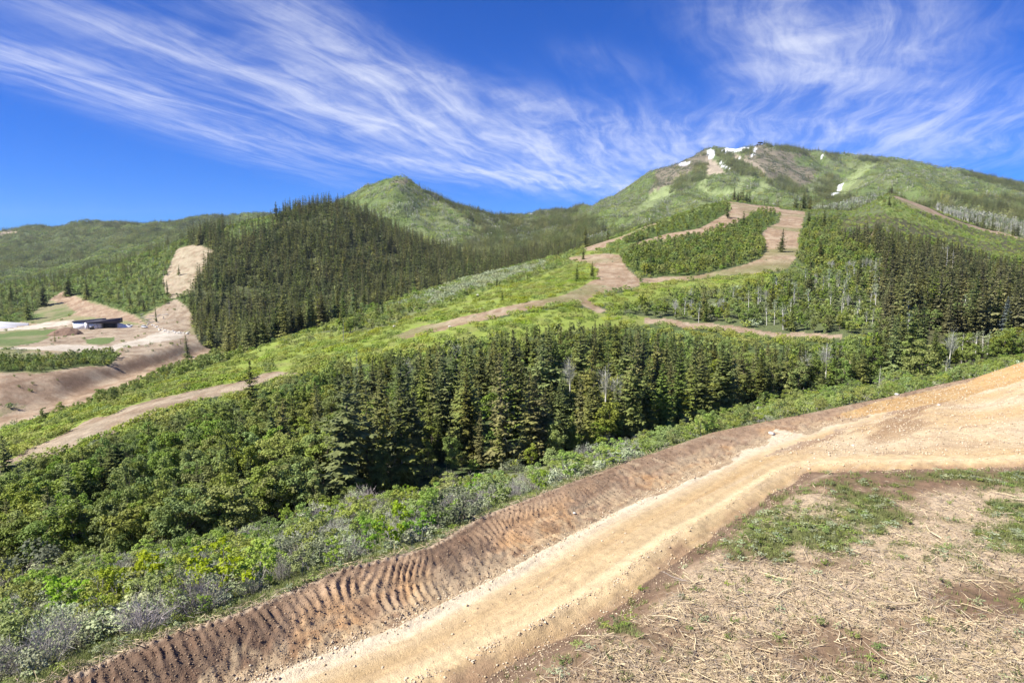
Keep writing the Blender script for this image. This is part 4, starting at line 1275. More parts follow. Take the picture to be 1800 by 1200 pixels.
MIX_HILL = {
    'hillconif': ([('conifer_mid', .91, 9, 22), ('broadleaf_mid', .09, 4, 8)], .86),
    'oakhill': ([('broadleaf_mid', .42, 3.4, 6.0), ('oak_mid', .45, 3.0, 5.0), ('conifer_mid', .09, 8, 15), ('aspen', .04, 6, 9)], .95),
    'mountconif': ([('conifer_mid', .75, 8, 18), ('broadleaf_mid', .25, 4, 7)], .75),
    'aspenwhite': ([('aspenbare', .42, 7, 11), ('aspen', .44, 6, 10), ('conifer_mid', .09, 8, 14), ('oak_mid', .03, 2, 3)], .9),
    'stripe': ([('sage_mid', 1, .4, .9)], .04), 'valley': ([('oak_mid', 1, 1.5, 3)], .05), 'rubble': ([('oak_mid', 1, 1, 2)], .05),
    'mixconif': ([('coniferolive', .75, 9, 17), ('broadleaf_mid', .25, 4, 7)], .95), 'spurshrub': ([('oak_mid', .8, 1.5, 3), ('broadleaf_mid', .2, 3, 4.5)], .9),
    'thicket': ([('broadleaf_mid', 1, 3.2, 5.4)], .95), 'aspenmix': ([('aspen', .3, 6, 9), ('broadleaf_mid', .7, 3, 6)], .9),
    'edgeconif': ([('conifer_mid', .9, 9, 19), ('broadleaf_mid', .1, 4, 6)], .95), 'hedge': ([('broadleaf_mid', .6, 3, 5), ('oak_mid', .4, 2, 3)], .95), 'mountgreen': ([('broadleaf_mid', 1, 3, 6)], .8), 'farridge': ([('conifer_mid', .5, 8, 15), ('broadleaf_mid', .5, 4, 7)], .8), 'peak': ([('broadleaf_mid', .8, 3, 6), ('aspen', .2, 6, 8)], .85),
    'peakconif': ([('conifer_mid', .9, 9, 17), ('aspen', .1, 7, 9)], .9), 'mountscrub': ([('oak_mid', 1, 1.5, 3)], .5), 'mountgrass': ([('oak_mid', 1, 1, 2)], .1),
}
MIX_FAR = {
    'farridge': ([('c_mixed', .42, .8, 1.1), ('c_conifer', .24, .7, 1.0), ('c_green', .34, .8, 1.1)], .95), 'peak': ([('c_aspen', .34, .75, 1.05), ('c_green', .58, .75, 1.05), ('c_few', .08, .7, 1)], .9),
    'peakconif': ([('c_conifer', .82, .8, 1.15), ('c_aspen', .10, .8, 1), ('c_mixed', .08, .8, 1)], .95), 'mountgreen': ([('c_green', .44, .7, 1.05), ('c_few', .16, .8, 1.2), ('c_aspen', .28, .7, 1.05), ('c_mixed', .12, .7, 1)], .9),
    'mountgrass': ([('c_low', 1, .5, .9)], .25), 'mountconif': ([('c_conifer', .85, .75, 1.15), ('c_mixed', .15, .8, 1)], .95), 'mountscrub': ([('c_scrub', .85, .6, 1.0), ('c_conifer', .15, .5, .9)], .8),
    'hillconif': ([('c_conifer', 1, .85, 1.15)], .95), 'oakhill': ([('c_green', 1, .8, 1)], .95), 'aspenwhite': ([('c_aspen', 1, .9, 1.2)], .95), 'mixconif': ([('c_mixed', 1, .8, 1)], .9),
    'scree': ([('c_low', 1, .4, .7)], .04), 'meadow': ([('c_low', 1, .6, .9)], .5), 'spurshrub': ([('c_green', 1, .6, .9)], .8), 'thicket': ([('c_green', 1, .7, .9)], .9), 'aspenmix': ([('c_mixed', 1, .7, .9)], .9),
}

# trees and bushes that stand out: kind, base (px, py), top py, width factor, label
SPECIAL = [
    ('conifer', 1373, 443, 402, 1.15, 'lone dark conifer standing on the bare brown ski run'),
    ('conifer', 1040, 489, 459, 1.2, 'dark conifer casting its shadow on the brown track junction'),
    ('conifer', 1014, 495, 465, 1.2, 'dark conifer beside the bushes just before the brown track junction'),
    ('conifer', 1025, 456, 437, 1.3, 'small conifer with bushes at the upper edge of the brown track junction'),
    ('conifer', 981, 452, 436, 1.3, 'small conifer on the skyline of the spur above the track junction'),
    ('conifer', 883, 529, 511, 1.2, 'small conifer on the yellow green slope above the brown track'),
    ('conifer', 873, 503, 485, 1.2, 'slim dark conifer on the green slope near a grey bush'),
    ('conifer', 927, 491, 482, 1.3, 'tiny conifer alone on the yellow green slope'),
    ('conifer', 1421, 396, 371, 1.6, 'round dark conifer at the upper edge of the brown ski run'),
    ('conifer', 1449, 404, 366, 1.1, 'slim conifer in green brush beyond the upper ski run'),
    ('conifer', 1307, 402, 371, 1.3, 'dark conifer between the two arms of the ski run'),
    ('conifer', 1279, 384, 352, 1.1, 'dark conifer at the bend where the ski run leaves the trees'),
    ('conifer', 1267, 406, 391, 1.1, 'small slim conifer at the top edge of the oak thicket'),
    ('conifer', 1563, 364, 345, 1.6, 'dark conifer on the crest beside the high ski run'),
    ('conifer', 441, 748, 632, 1.05, 'tall spiky dark conifer overlapping the lower dirt track'),
    ('conifer', 14, 868, 762, 1.2, 'dark conifer cut off by the frame beside the lower dirt track'),
    ('conifer', 985, 786, 672, 1.0, 'sunlit conifer in the first row with its skirt down to green brush'),
    ('conifer', 938, 782, 676, 1.15, 'broad conifer in the first row next to the sunlit one'),
    ('conifer', 1022, 768, 658, 0.85, 'slim pale conifer just behind the sunlit first row conifer'),
    ('conifer', 1083, 760, 675, 1.15, 'solitary pyramid conifer standing clear in front of the gully trees'),
    ('conifer', 1168, 752, 636, 1.3, 'large wide conifer at the front of the gully above green bushes'),
    ('blueconifer', 882, 772, 733, 1.2, 'small blue grey spruce above a lime green bush'),
    ('conifer', 817, 806, 746, 0.9, 'thin yellowish conifer in front of the dark trees'),
    ('conifer', 705, 852, 792, 1.1, 'small brownish conifer among grey bushes at the foot of the trees'),
    ('conifer', 627, 832, 676, 1.0, 'big dark conifer at the front corner of the gully forest'),
    ('conifer', 1220, 730, 640, 1.1, 'broad conifer over grey green bushes near the road verge'),
    ('conifer', 1296, 700, 622, 1.2, 'full dark conifer behind the verge bushes'),
    ('conifer', 1415, 688, 608, 1.25, 'yellowish broad conifer behind the bright verge'),
    ('conifer', 1465, 676, 590, 1.2, 'dark conifer in front of the small bare patch'),
    ('blueconifer', 1775, 575, 520, 1.2, 'blue grey spruce among the brownish conifers above the soil mound'),
    ('blueconifer', 1765, 590, 520, 1.0, 'second blue grey spruce in the brownish conifers above the soil mound'),
    ('conifer', 485, 386, 352, 1.1, 'dark conifer alone on the green skyline of the rounded hill'),
    ('conifer', 511, 377, 344, 0.9, 'slim conifer poking up from the skyline of the rounded hill'),
    ('conifer', 545, 372, 340, 1.0, 'tall conifer on the hilltop where the forest begins'),
    ('conifer', 314, 484, 465, 1.2, 'single conifer on the bare stripe of the hill'),
    ('conifer', 75, 538, 494, 1.5, 'bulky dark tree in the clump above the green lawn'),
    ('conifer', 50, 562, 522, 1.5, 'dark tree at the lower edge of the lawn casting a shadow'),
    ('conifer', 120, 520, 482, 1.5, 'bulky dark tree where the dirt road enters the oak brush'),
    ('conifer', 154, 526, 490, 1.3, 'dark tree in oak brush above the building'),
    ('conifer', 20, 535, 500, 1.5, 'dark round tree at the frame edge above the lawn'),
    ('conifer', 330, 628, 588, 1.2, 'dark conifer standing where the gravel bend meets the dirt track'),
    ('conifer', 372, 612, 550, 1.2, 'tall dark conifer at the foot of the forest near the valley track'),
    ('conifer', 420, 612, 556, 1.2, 'tall dark conifer beside the grey dead tree'),
    ('conifer', 275, 566, 535, 0.6, 'thin bare looking conifer on the rubble by the building'),
    ('broadleaf', 1616, 676, 600, 1.15, 'pale leafy tree with a light trunk at the end of the verge'),
    ('aspen', 1660, 672, 625, 1.0, 'small white trunked tree at the edge of the graded pad'),
    ('lime', 385, 1062, 945, 1.25, 'large lime green oak with bare forked stems by the treaded bank'),
    ('lime', 455, 1040, 945, 1.0, 'yellowish lime oak leaning over the grass by the treaded bank'),
    ('lime', 335, 1052, 968, 0.9, 'lime oak with dark trunk on the grey side of the largest one'),
    ('lime', 362, 1092, 1050, 0.9, 'small lime bush right at the lip of the treaded bank'),
    ('lime', 170, 1112, 1030, 1.1, 'lime oak between grey dead twigs near the frame corner'),
    ('lime', 50, 1120, 1062, 1.1, 'lime bush low in the frame corner under the dark bush'),
    ('lime', 650, 978, 905, 1.0, 'slender lime oak with a pale stem above the bank'),
    ('lime', 690, 968, 880, 0.9, 'tall lime oak with pale stems beside the grey bushes'),
    ('lime', 742, 952, 888, 1.0, 'lime oak against the grey olive bush'),
    ('lime', 595, 1002, 945, 1.0, 'rounded lime bush next to the big grey bush'),
    ('lime', 1105, 826, 782, 1.4, 'bright yellow green bush at the edge of the brown fill'),
    ('lime', 876, 806, 760, 1.2, 'lime bush under the small blue spruce'),
    ('lime', 1395, 625, 600, 1.4, 'yellow green tree glowing between dark gully conifers'),
    ('lime', 1475, 625, 602, 1.4, 'yellow green tree near the bare patch in the gully conifers'),
    ('dark', 30, 1065, 955, 1.25, 'big dark bush at the frame edge above the lime corner bush'),
    ('dark', 525, 1005, 935, 1.4, 'big round grey olive bush beside the large lime oak'),
    ('dark', 800, 925, 858, 1.5, 'spreading dark olive bush above the treaded bank'),
    ('bare', 700, 838, 790, 1.3, 'pale dead bush in front of the gully conifers'),
    ('bare', 1040, 820, 775, 1.2, 'bleached dead bush at the edge of the brown fill'),
    ('bare', 150, 960, 905, 1.2, 'grey dead bush below the broadleaf thicket'),
    ('bare', 130, 1120, 1060, 1.3, 'dead bush with bleached twigs near the frame corner'),
    ('bare', 300, 1020, 965, 1.3, 'dead grey bush behind the large lime oak'),
    ('bare', 640, 900, 850, 1.3, 'grey leafless bush on the slope below the gully conifers'),
    ('bare', 560, 930, 880, 1.4, 'wide grey leafless bush behind the round olive bush'),
]

sp_xy = []
SPEC = []
for kd, bx, by, ty, wf, lab in SPECIAL:
    ymin = 24.0
    if by < 800 and bx < 1160 or by < 680:
        ymin = 60.0
    if kd == 'lime' and 590 < by < 640 and bx > 1300:
        ymin = 130.0
    x, y, z = at_pixel(bx, by, ymin)
    if kd in ('conifer', 'blueconifer') and by < 390 and bx < 600:
        x, y, z = at_pixel(bx, by + 3, 500)
    h = (by - ty) / 1200.0 * (y * cP - z * sP)
    for _ in range(40):                                       # nothing woody grows on the fill: step off the lip
        dd, _s = seg_dist(np.array([x]), np.array([y]), E_LINE)
        if dd[0] > -1.1 and y < 95:
            y += .25; x -= .12
    SPEC.append((kd, x, y, h, wf, lab))
    sp_xy.append((x, y, max(1.0, 0.16 * h * wf if 'conifer' in kd else 0.3 * h * wf)))
sp_arr = np.array(sp_xy)

BANDS = [(22, 72, 1.25, MIX_NEAR), (72, 175, 2.5, MIX_NEAR), (175, 430, 3.1, MIX_MID), (430, 1080, 5.6, MIX_HILL), (1080, 3900, 17.0, MIX_FAR)]
# the skyline of the land seen from the viewpoint, to leave out what stands wholly behind it
uv = np.linspace(-1.12, 1.12, 900); yv = np.exp(np.linspace(math.log(8), math.log(4500), 900))
UV, YV = np.meshgrid(uv, yv)
ZV = ground((UV * YV).ravel(), YV.ravel(), fine=False).reshape(UV.shape)
ANG = np.maximum.accumulate(ZV / YV, axis=0)


def horizon(u, Y):
    i = np.clip(np.searchsorted(yv, Y) - 2, 0, len(yv) - 1)
    j = np.clip(((u + 1.12) / 2.24 * 899).astype(int), 0, 899)
    return ANG[i, j]


allp = {k: [] for k in ('x', 'y', 'z', 'kind', 'h', 'cls')}
for y0, y1, cell, mix in BANDS:
    xm = 0.86 * y1
    gx = np.arange(-xm, xm, cell); gy = np.arange(y0, y1, cell)
    X, Y = np.meshgrid(gx, gy)
    X = X.ravel() + rng.uniform(-.48, .48, X.size) * cell
    Y = Y.ravel() + rng.uniform(-.48, .48, Y.size) * cell
    keep = (np.abs(X / Y) < 0.86) & (Y >= y0) & (Y < y1)
    X, Y = X[keep], Y[keep]
    Z = ground(X, Y, fine=(y0 < 130))
    cls = classify(X, Y, Z)
    rr = rng.random(len(X)); r2 = rng.random(len(X)); r3 = rng.random(len(X))
    density = fbm(X * (0.06 if y0 < 180 else .02), Y * (0.06 if y0 < 180 else .02), 3, 90)
    patch = np.clip(.5 + 1.9 * fbm(X * (.004 if y0 > 1000 else .012), Y * (.004 if y0 > 1000 else .012), 4, 93) + .5 * (r2 - .5), 0, .999)
    if y0 > 170:
        r2 = np.where(np.isin(cls, [CI[q_] for q_ in ('farridge', 'peakconif', 'paleshrub', 'spurshrub', 'meadow')]), patch, r2)
    for cname, (lst_, p) in mix.items():
        m = (cls == CI[cname])
        if not m.any() or not lst_:
            continue
        pp = p * (1.0 if p > .9 else np.clip(1 + 1.6 * density, 0.35, 1.4))
        if cname in ('gullyconif', 'hillconif', 'mixconif', 'gullyright'):      # brush between the trees
            ub = m & (rr >= pp) & (rr < pp + .75 * (1 - pp))
            allp['x'].append(X[ub]); allp['y'].append(Y[ub]); allp['z'].append(Z[ub]); allp['kind'].append(np.full(ub.sum(), KX['oak_mid' if y0 < 1000 else 'c_low'])); allp['h'].append(1.2 + 1.6 * r3[ub] if y0 < 1000 else .6 + 0 * r3[ub]); allp['cls'].append(cls[ub])
        m &= rr < pp
        acc = 0.0
        for kd, sh, lo, hi in lst_:
            q = m & (r2 >= acc) & (r2 < acc + sh)
            acc += sh
            if not q.any():
                continue
            h = lo + (hi - lo) * r3[q] ** 1.2
            if kd.startswith('c_'):
                h = lo + (hi - lo) * r3[q]
            allp['x'].append(X[q]); allp['y'].append(Y[q]); allp['z'].append(Z[q]); allp['kind'].append(np.full(q.sum(), KX[kd])); allp['h'].append(h); allp['cls'].append(cls[q])
P = {k: np.concatenate(v) for k, v in allp.items()}
# single conifers along the skyline of the summit, the peak's shoulder and the far ridge
ry = []
for a_, b_, n_ in [(1345, 1425, 46), (1425, 1480, 16), (1490, 1565, 22), (1565, 1690, 14), (1690, 1900, 70), (1180, 1240, 16), (735, 905, 60), (905, 1010, 34), (30, 440, 60)]:
    pxs = rng.uniform(a_, b_, n_)
    for q_ in pxs:
        if a_ == 735:
            cu, cyy, _z = curve(PEAK)
        else:
            cu, cyy, _z = curve(RIDGE)
        u_ = (q_ - 900) / 1200.0
        Y_ = float(np.interp(u_, cu, cyy)) - rng.uniform(2, 45)
        ry.append((u_ * Y_, Y_))
ry = np.array(ry)
rz = ground(ry[:, 0], ry[:, 1])
for k_, v_ in (('x', ry[:, 0]), ('y', ry[:, 1]), ('z', rz), ('kind', np.full(len(ry), KX['conifer_mid'])), ('h', rng.uniform(9, 18, len(ry))), ('cls', np.full(len(ry), CI['mountconif']))):
    P[k_] = np.concatenate([P[k_], v_])
# the canopy stays below these sight lines, so that the tracks and runs above it show
CAN = {
    'gully': [(-300, 905), (0, 824), (60, 806), (110, 786), (250, 744), (330, 718), (400, 702), (470, 676), (540, 652), (600, 626), (700, 612), (800, 592), (900, 574), (1000, 562), (1070, 560), (1150, 574), (1250, 590), (1330, 600), (1400, 602), (1500, 592), (1560, 560), (1640, 500), (2100, 480)],
    'mix': [(1400, 420), (1470, 405), (1540, 385), (1600, 408), (1650, 414), (1700, 432), (1760, 447), (1800, 454), (2100, 530)],
    'aspen': [(1000, 550), (1060, 540), (1130, 516), (1200, 502), (1300, 490), (1400, 470), (1500, 440), (1560, 400)],
}
CANCLS = {'broadmass': 'gully', 'gullyconif': 'gully', 'gullyright': 'gully', 'mixconif': 'mix', 'aspenmix': 'aspen', 'limestrip': 'gully'}
pxp, pyp = project(P['x'], P['y'], P['z'])
ok = np.ones(len(P['x']), bool)
for cn_, line in CANCLS.items():
    m = (P['cls'] == CI[cn_]) & (P['y'] < 760)
    lx, ly = zip(*CAN[line])
    hm = (pyp - (np.interp(pxp, lx, ly) + rng.random(len(pxp)) ** 1.5 * 26)) / 1200.0 * P['y']
    nolow = m & (hm < 1.0)
    P['kind'] = np.where(nolow, KX['meadow'] if line == 'gully' else KX['oak_mid'], P['kind'])
    P['h'] = np.where(nolow, 0.6 + 0.5 * rng.random(len(hm)) if line == 'gully' else 1.0 + 1.2 * rng.random(len(hm)), P['h'])
    m &= ~nolow
    low = m & (hm < P['h'])
    toob = low & (hm < 6.0) & np.isin(P['kind'], [KX['conifer'], KX['coniferolive'], KX['aspen'], KX['aspenbare'], KX['conifer_mid']])
    P['kind'] = np.where(toob, np.where(hm < 3.0, KX['oak_mid'], KX['broadleaf_mid']), P['kind'])
    P['h'] = np.where(low, np.maximum(hm, 0.8), P['h'])
P = {k: v[ok] for k, v in P.items()}
# clear the ground round the special ones, near bank lip, and tall trees right behind the road edge
ok = np.ones(len(P['x']), bool)
for (sx, sy, sr) in sp_arr:
    ok &= (P['x'] - sx) ** 2 + (P['y'] - sy) ** 2 > (sr * 0.8) ** 2
top = P['z'] + np.where(P['kind'] >= KX['c_conifer'], 14.0, P['h'])
ok &= (top / P['y']) > horizon(P['x'] / P['y'], P['y']) - 0.012
dE_all, _ = seg_dist(P['x'], P['y'], E_LINE)
ok &= ~((dE_all > -0.9) & (P['y'] < 120))
tallnear = np.isin(P['kind'], [KX['oak'], KX['bare'], KX['dark'], KX['lime']]) & (dE_all > -3.0) & (P['y'] < 60)
ok &= ~(tallnear & (rng.random(len(ok)) < .7))
P = {k: v[ok] for k, v in P.items()}
P['wf'] = np.ones(len(P['x'])); P['lab'] = np.full(len(P['x']), -1)
P = {k: np.concatenate([v, {'x': [s[1] for s in SPEC], 'y': [s[2] for s in SPEC], 'z': ground(np.array([s[1] for s in SPEC]), np.array([s[2] for s in SPEC])), 'kind': [KX[s[0]] for s in SPEC], 'h': [s[3] for s in SPEC],
                              'cls': [CI['gullyconif']] * len(SPEC), 'wf': [s[4] for s in SPEC], 'lab': list(range(len(SPEC)))}[k]]) for k, v in P.items()}
NP_ = len(P['x'])

# how much of each plant shows: paint them near to far on a coarse grid
px, py = project(P['x'], P['y'], P['z'])
wid = {'conifer': .36, 'coniferolive': .38, 'blueconifer': .32, 'conifer_mid': .30, 'broadleaf': .62, 'broadleaf_mid': .62, 'oak': .95, 'oak_mid': 1.4, 'lime': .8, 'dark': 1.0, 'sage': 1.4, 'sage_mid': 2.6, 'bare': .9, 'aspen': .3, 'aspenbare': .3, 'meadow': 4.5}
wf_k = np.array([wid.get(n, 1.0) for n in KN])
hpx = P['h'] / P['y'] * 1200.0
far_k = P['kind'] >= KX['c_conifer']
vis = np.zeros(NP_)
grid = np.zeros((600, 900), bool)
order = np.argsort(P['y'])
for i in order:
    if far_k[i]:
        continue
    w = hpx[i] * wf_k[P['kind'][i]] * P['wf'][i] * 0.5
    x0, x1 = int((px[i] - w * .8) / 2), int((px[i] + w * .8) / 2) + 1
    y0, y1 = int((py[i] - hpx[i]) / 2), int(py[i] / 2) + 1
    x0, y0 = max(x0, 0), max(y0, 0); x1, y1 = min(x1, 900), min(y1, 600)
    if x1 <= x0 or y1 <= y0:
        continue
    g = grid[y0:y1, x0:x1]
    vis[i] = g.size - g.sum()
    g[:] = True
P['px'], P['py'], P['hpx'], P['vis'] = px, py, hpx, vis
keep = far_k | (vis > 0) | (P['h'] < 0)
near_hidden = (~keep) & (np.abs(px - 900) < 980) & (rng.random(NP_) < 0.5)      # half of the hidden ones stay, they still throw shade and show from a step aside
keep |= near_hidden
keep |= P['lab'] >= 0
P = {k: v[keep] for k, v in P.items()}
NP_ = len(P['x'])

FAMILY = {'conifer': 'conifer_tree', 'coniferolive': 'conifer_tree', 'blueconifer': 'conifer_tree', 'conifer_mid': 'conifer_tree', 'broadleaf': 'broadleaf_tree', 'broadleaf_mid': 'broadleaf_tree', 'lime': 'lime_oak', 'oak': 'oak_shrub', 'oak_mid': 'oak_shrub',
          'dark': 'dark_bush', 'sage': 'sage_shrub', 'sage_mid': 'sage_shrub', 'bare': 'bare_bush', 'aspen': 'aspen_tree', 'aspenbare': 'aspen_tree', 'meadow': 'low_brush'}
LIMIT = {'conifer_tree': 296, 'broadleaf_tree': 296, 'oak_shrub': 280, 'lime_oak': 200, 'dark_bush': 200, 'sage_shrub': 260, 'bare_bush': 200, 'aspen_tree': 170, 'low_brush': 0}
fam = np.array([FAMILY.get(KN[k], 'far') for k in P['kind']])
single = np.zeros(NP_, bool)
inside = (P['px'] > 2) & (P['px'] < 1798) & (P['py'] - P['hpx'] < 1198)
for f, lim in LIMIT.items():
    idx = np.nonzero((fam == f) & inside & (P['vis'] > 3))[0]
    sc = P['vis'][idx] + 1e6 * (P['lab'][idx] >= 0)
    single[idx[np.argsort(-sc)[:lim]]] = True

COLS = [(70, 'by the frame edge'), (150, 'over the grey dead bush'), (230, 'beside the lower track'), (310, 'over the lime corner oak'), (400, 'over the large lime oak'), (470, 'under the tall spiky conifer'), (545, 'over the round olive bush'), (625, 'over the slender lime oak'),
        (700, 'over the pale stemmed oaks'), (775, 'below the white boulder'), (850, 'over the spreading olive bush'), (915, 'over the small blue spruce'), (985, 'below the brown track'), (1050, 'below the track junction'), (1120, 'over the yellow green bush'), (1190, 'over the dark fill'),
        (1260, 'below the oak thicket'), (1330, 'below the ski run bend'), (1400, 'below the lone run conifer'), (1470, 'over the muddy patch'), (1540, 'near the bare patch'), (1610, 'beside the pale trunk'), (1680, 'over the pad end'), (1740, 'over the mound foot'), (9999, 'over the mound crest')]
CNAME = {'nearshrub': 'near slope', 'limestrip': 'bright verge', 'broadmass': 'broadleaf thicket', 'gullyconif': 'gully forest', 'gullyright': 'gully head', 'meadow': 'yellow spur', 'spurshrub': 'brushy spur',
         'paleshrub': 'pale brush', 'thicket': 'oak thicket', 'aspenmix': 'aspen belt', 'mixconif': 'brownish forest', 'hillconif': 'conifer hill', 'oakhill': 'oak hill', 'hedge': 'brush row', 'edgeconif': 'forest edge',
         'mountconif': 'mountain foot', 'aspenwhite': 'aspen stand', 'valley': 'valley floor', 'rubble': 'stony ground', 'cutbank': 'cut bank', 'stripe': 'bare stripe', 'run': 'ski run', 'litter': 'littered cut', 'mountgreen': 'mountain flank'}
LOOK = {'conifer': 'dark conifer', 'coniferolive': 'olive brown conifer', 'blueconifer': 'blue grey spruce', 'conifer_mid': 'dark conifer', 'broadleaf': 'leafy green tree', 'broadleaf_mid': 'round green tree', 'lime': 'lime green oak', 'oak': 'green oak bush', 'oak_mid': 'green oak bush', 'dark': 'dark olive bush',
        'sage': 'grey green bush', 'sage_mid': 'grey green bush', 'bare': 'grey leafless bush', 'aspen': 'white trunked aspen', 'aspenbare': 'bleached aspen', 'meadow': 'yellow green brush'}
SIZES = {f: np.quantile(P['h'][(fam == f) & single], [.34, .67]) for f in LIMIT if ((fam == f) & single).any()}
HERO = {'conifer_mid': 'conifer', 'broadleaf_mid': 'broadleaf', 'oak_mid': 'oak', 'sage_mid': 'sage'}


ORD = ['nearest', 'second nearest', 'third nearest', 'fourth nearest', 'fifth nearest', 'sixth nearest', 'seventh nearest', 'eighth nearest', 'ninth nearest', 'tenth nearest', 'eleventh nearest', 'twelfth nearest', 'thirteenth nearest', 'fourteenth nearest', 'fifteenth nearest', 'sixteenth nearest', 'seventeenth nearest', 'eighteenth nearest', 'nineteenth nearest', 'twentieth nearest', 'more distant']
LABELS = {}


def make_plant(i):
    kn = KN[P['kind'][i]]
    kn2 = HERO.get(kn, kn) if P['hpx'][i] > 22 else kn
    kd = K[kn2]
    x, y, z = P['x'][i], P['y'][i], P['z'][i]
    v = kd.var[int(rng.integers(0, len(kd.var)))]
    sc = P['h'][i] / kd.nominal
    ws = sc * (P['wf'][i] * rng.uniform(.9, 1.1) if P['lab'][i] >= 0 else rng.uniform(.82, 1.22))
    f = fam[i]
    e = bpy.data.objects.new(f, None)
    e.empty_display_size = 0.3
    COL.objects.link(e)
    e.location = (x, y, z + CZ)
    e.rotation_euler = (rng.uniform(-.06, .06), rng.uniform(-.06, .06), rng.uniform(0, 6.28))
    e.scale = (ws, ws, sc)
    if P['lab'][i] >= 0:
        e['label'] = SPEC[int(P['lab'][i])][5]
    else:
        q = SIZES[f]
        size = 'small' if P['h'][i] < q[0] else ('medium' if P['h'][i] < q[1] else 'tall' if f.endswith('tree') else 'large')
        cn = CNAME.get(CLS[P['cls'][i]], 'slope')
        cl = next(t for lim, t in COLS if P['px'][i] < lim)
        key = (size, LOOK[kn], cn, cl)
        r_ = LABELS.get(key, 0); LABELS[key] = r_ + 1
        e['label'] = f'{ORD[min(r_, 20)]} {size} {LOOK[kn]} in the {cn}, {cl}'
        e['group'] = (LOOK[kn] + ('es' if LOOK[kn].endswith('sh') else 's')) + f' in the {cn}'
    e['category'] = 'tree' if f.endswith('tree') or f == 'lime_oak' else 'bush'
    link(v[4][0], v[0], e)
    if v[1] is not None:
        link(v[4][1], v[1], e)
    return e


for i in sorted(np.nonzero(single)[0], key=lambda q_: P['y'][q_]):
    make_plant(i)


# ------------------------------------------------------------------ the uncounted rest: one object per kind of cover
def scatter_object(name, label, meshes, mats4, idx):
    me = bpy.data.meshes.new(name)
    n = len(idx)
    me.vertices.add(n)
    co = mats4[:, :3, 3].astype(np.float32)
    me.vertices.foreach_set('co', co.ravel())
    a = me.attributes.new('place', 'FLOAT4X4', 'POINT')
    a.data.foreach_set('value', np.ascontiguousarray(np.transpose(mats4, (0, 2, 1))).astype(np.float32).ravel())
    b = me.attributes.new('pick', 'INT', 'POINT')
    b.data.foreach_set('value', np.asarray(idx, dtype=np.int32))
    o = link(name, me, kind='stuff', label=label)
    g = bpy.data.node_groups.new(name, 'GeometryNodeTree')
    g.interface.new_socket('Geometry', in_out='INPUT', socket_type='NodeSocketGeometry')
    g.interface.new_socket('Geometry', in_out='OUTPUT', socket_type='NodeSocketGeometry')
    t = NT(g)
    gi, go = t.add('NodeGroupInput'), t.add('NodeGroupOutput')
    jn = t.add('GeometryNodeJoinGeometry')
    for m in meshes:
        src = bpy.data.objects.new(m.name, m)
        oi = t.add('GeometryNodeObjectInfo')
        oi.inputs['Object'].default_value = src
        ti = t.add('GeometryNodeGeometryToInstance')
        t.l.new(oi.outputs['Geometry'], ti.inputs[0])
        t.l.new(ti.outputs[0], jn.inputs[0])
    ip = t.add('GeometryNodeInstanceOnPoints')
    m2p = t.add('GeometryNodeMeshToPoints')
    t.l.new(gi.outputs[0], m2p.inputs[0])
    t.l.new(m2p.outputs[0], ip.inputs['Points'])
    t.l.new(jn.outputs[0], ip.inputs['Instance'])
    ip.inputs['Pick Instance'].default_value = True
    na = t.add('GeometryNodeInputNamedAttribute', data_type='INT'); na.inputs['Name'].default_value = 'pick'
    t.l.new(na.outputs['Attribute'], ip.inputs['Instance Index'])
    nm = t.add('GeometryNodeInputNamedAttribute', data_type='FLOAT4X4'); nm.inputs['Name'].default_value = 'place'
    st = t.add('GeometryNodeSetInstanceTransform')
    t.l.new(ip.outputs[0], st.inputs['Instances'])
    t.l.new(nm.outputs['Attribute'], st.inputs['Transform'])
    t.l.new(st.outputs[0], go.inputs[0])
    md = o.modifiers.new('scatter', 'NODES')
    md.node_group = g
    return o


STUFF = {
    'coniferolive': ('olive_conifer_forest', 'olive brown conifer forest on the slope at the gully head'),
    'conifer': ('conifer_forest', 'dense dark conifer forest filling the gully and the slopes'), 'conifer_mid': ('hill_forest', 'dense dark conifer forest on the rounded hill'), 'blueconifer': ('conifer_forest', ''),
    'broadleaf': ('leafy_forest', 'bright leafy thicket along the gully'), 'broadleaf_mid': ('oak_forest', 'green oak brush covering the hillsides'), 'oak': ('oak_undergrowth', 'green oak bushes on the near slope'), 'oak_mid': ('spur_undergrowth', 'green brush on the spur'),
    'lime': ('lime_undergrowth', 'lime green bushes on the near slope'), 'dark': ('dark_undergrowth', 'dark olive bushes on the near slope'), 'sage': ('sage_undergrowth', 'grey green bushes on the near slope'), 'sage_mid': ('pale_undergrowth', 'pale brush on the spur'),
    'bare': ('twig_undergrowth', 'grey leafless bushes'), 'aspen': ('aspen_woods', 'aspens mixed into the brush'), 'aspenbare': ('bare_aspen_woods', 'bleached leafless aspens'), 'meadow': ('meadow_undergrowth', 'low yellow green brush covering the spur'),
    'c_conifer': ('distant_conifer_forest', 'conifer forest on the far slopes'), 'c_mixed': ('distant_mixed_forest', 'mixed forest on the far ridge'), 'c_green': ('distant_green_woods', 'green brush on the peak and the mountain'), 'c_aspen': ('distant_aspen_woods', 'pale aspens on the peak and the mountain'),
    'c_few': ('scattered_conifer_woods', 'scattered dark conifers on the green mountain flanks'), 'c_low': ('distant_undergrowth', 'thin low brush on the open mountain slopes'), 'c_scrub': ('summit_undergrowth', 'brown scrub near the summit'),
}
rest = ~single
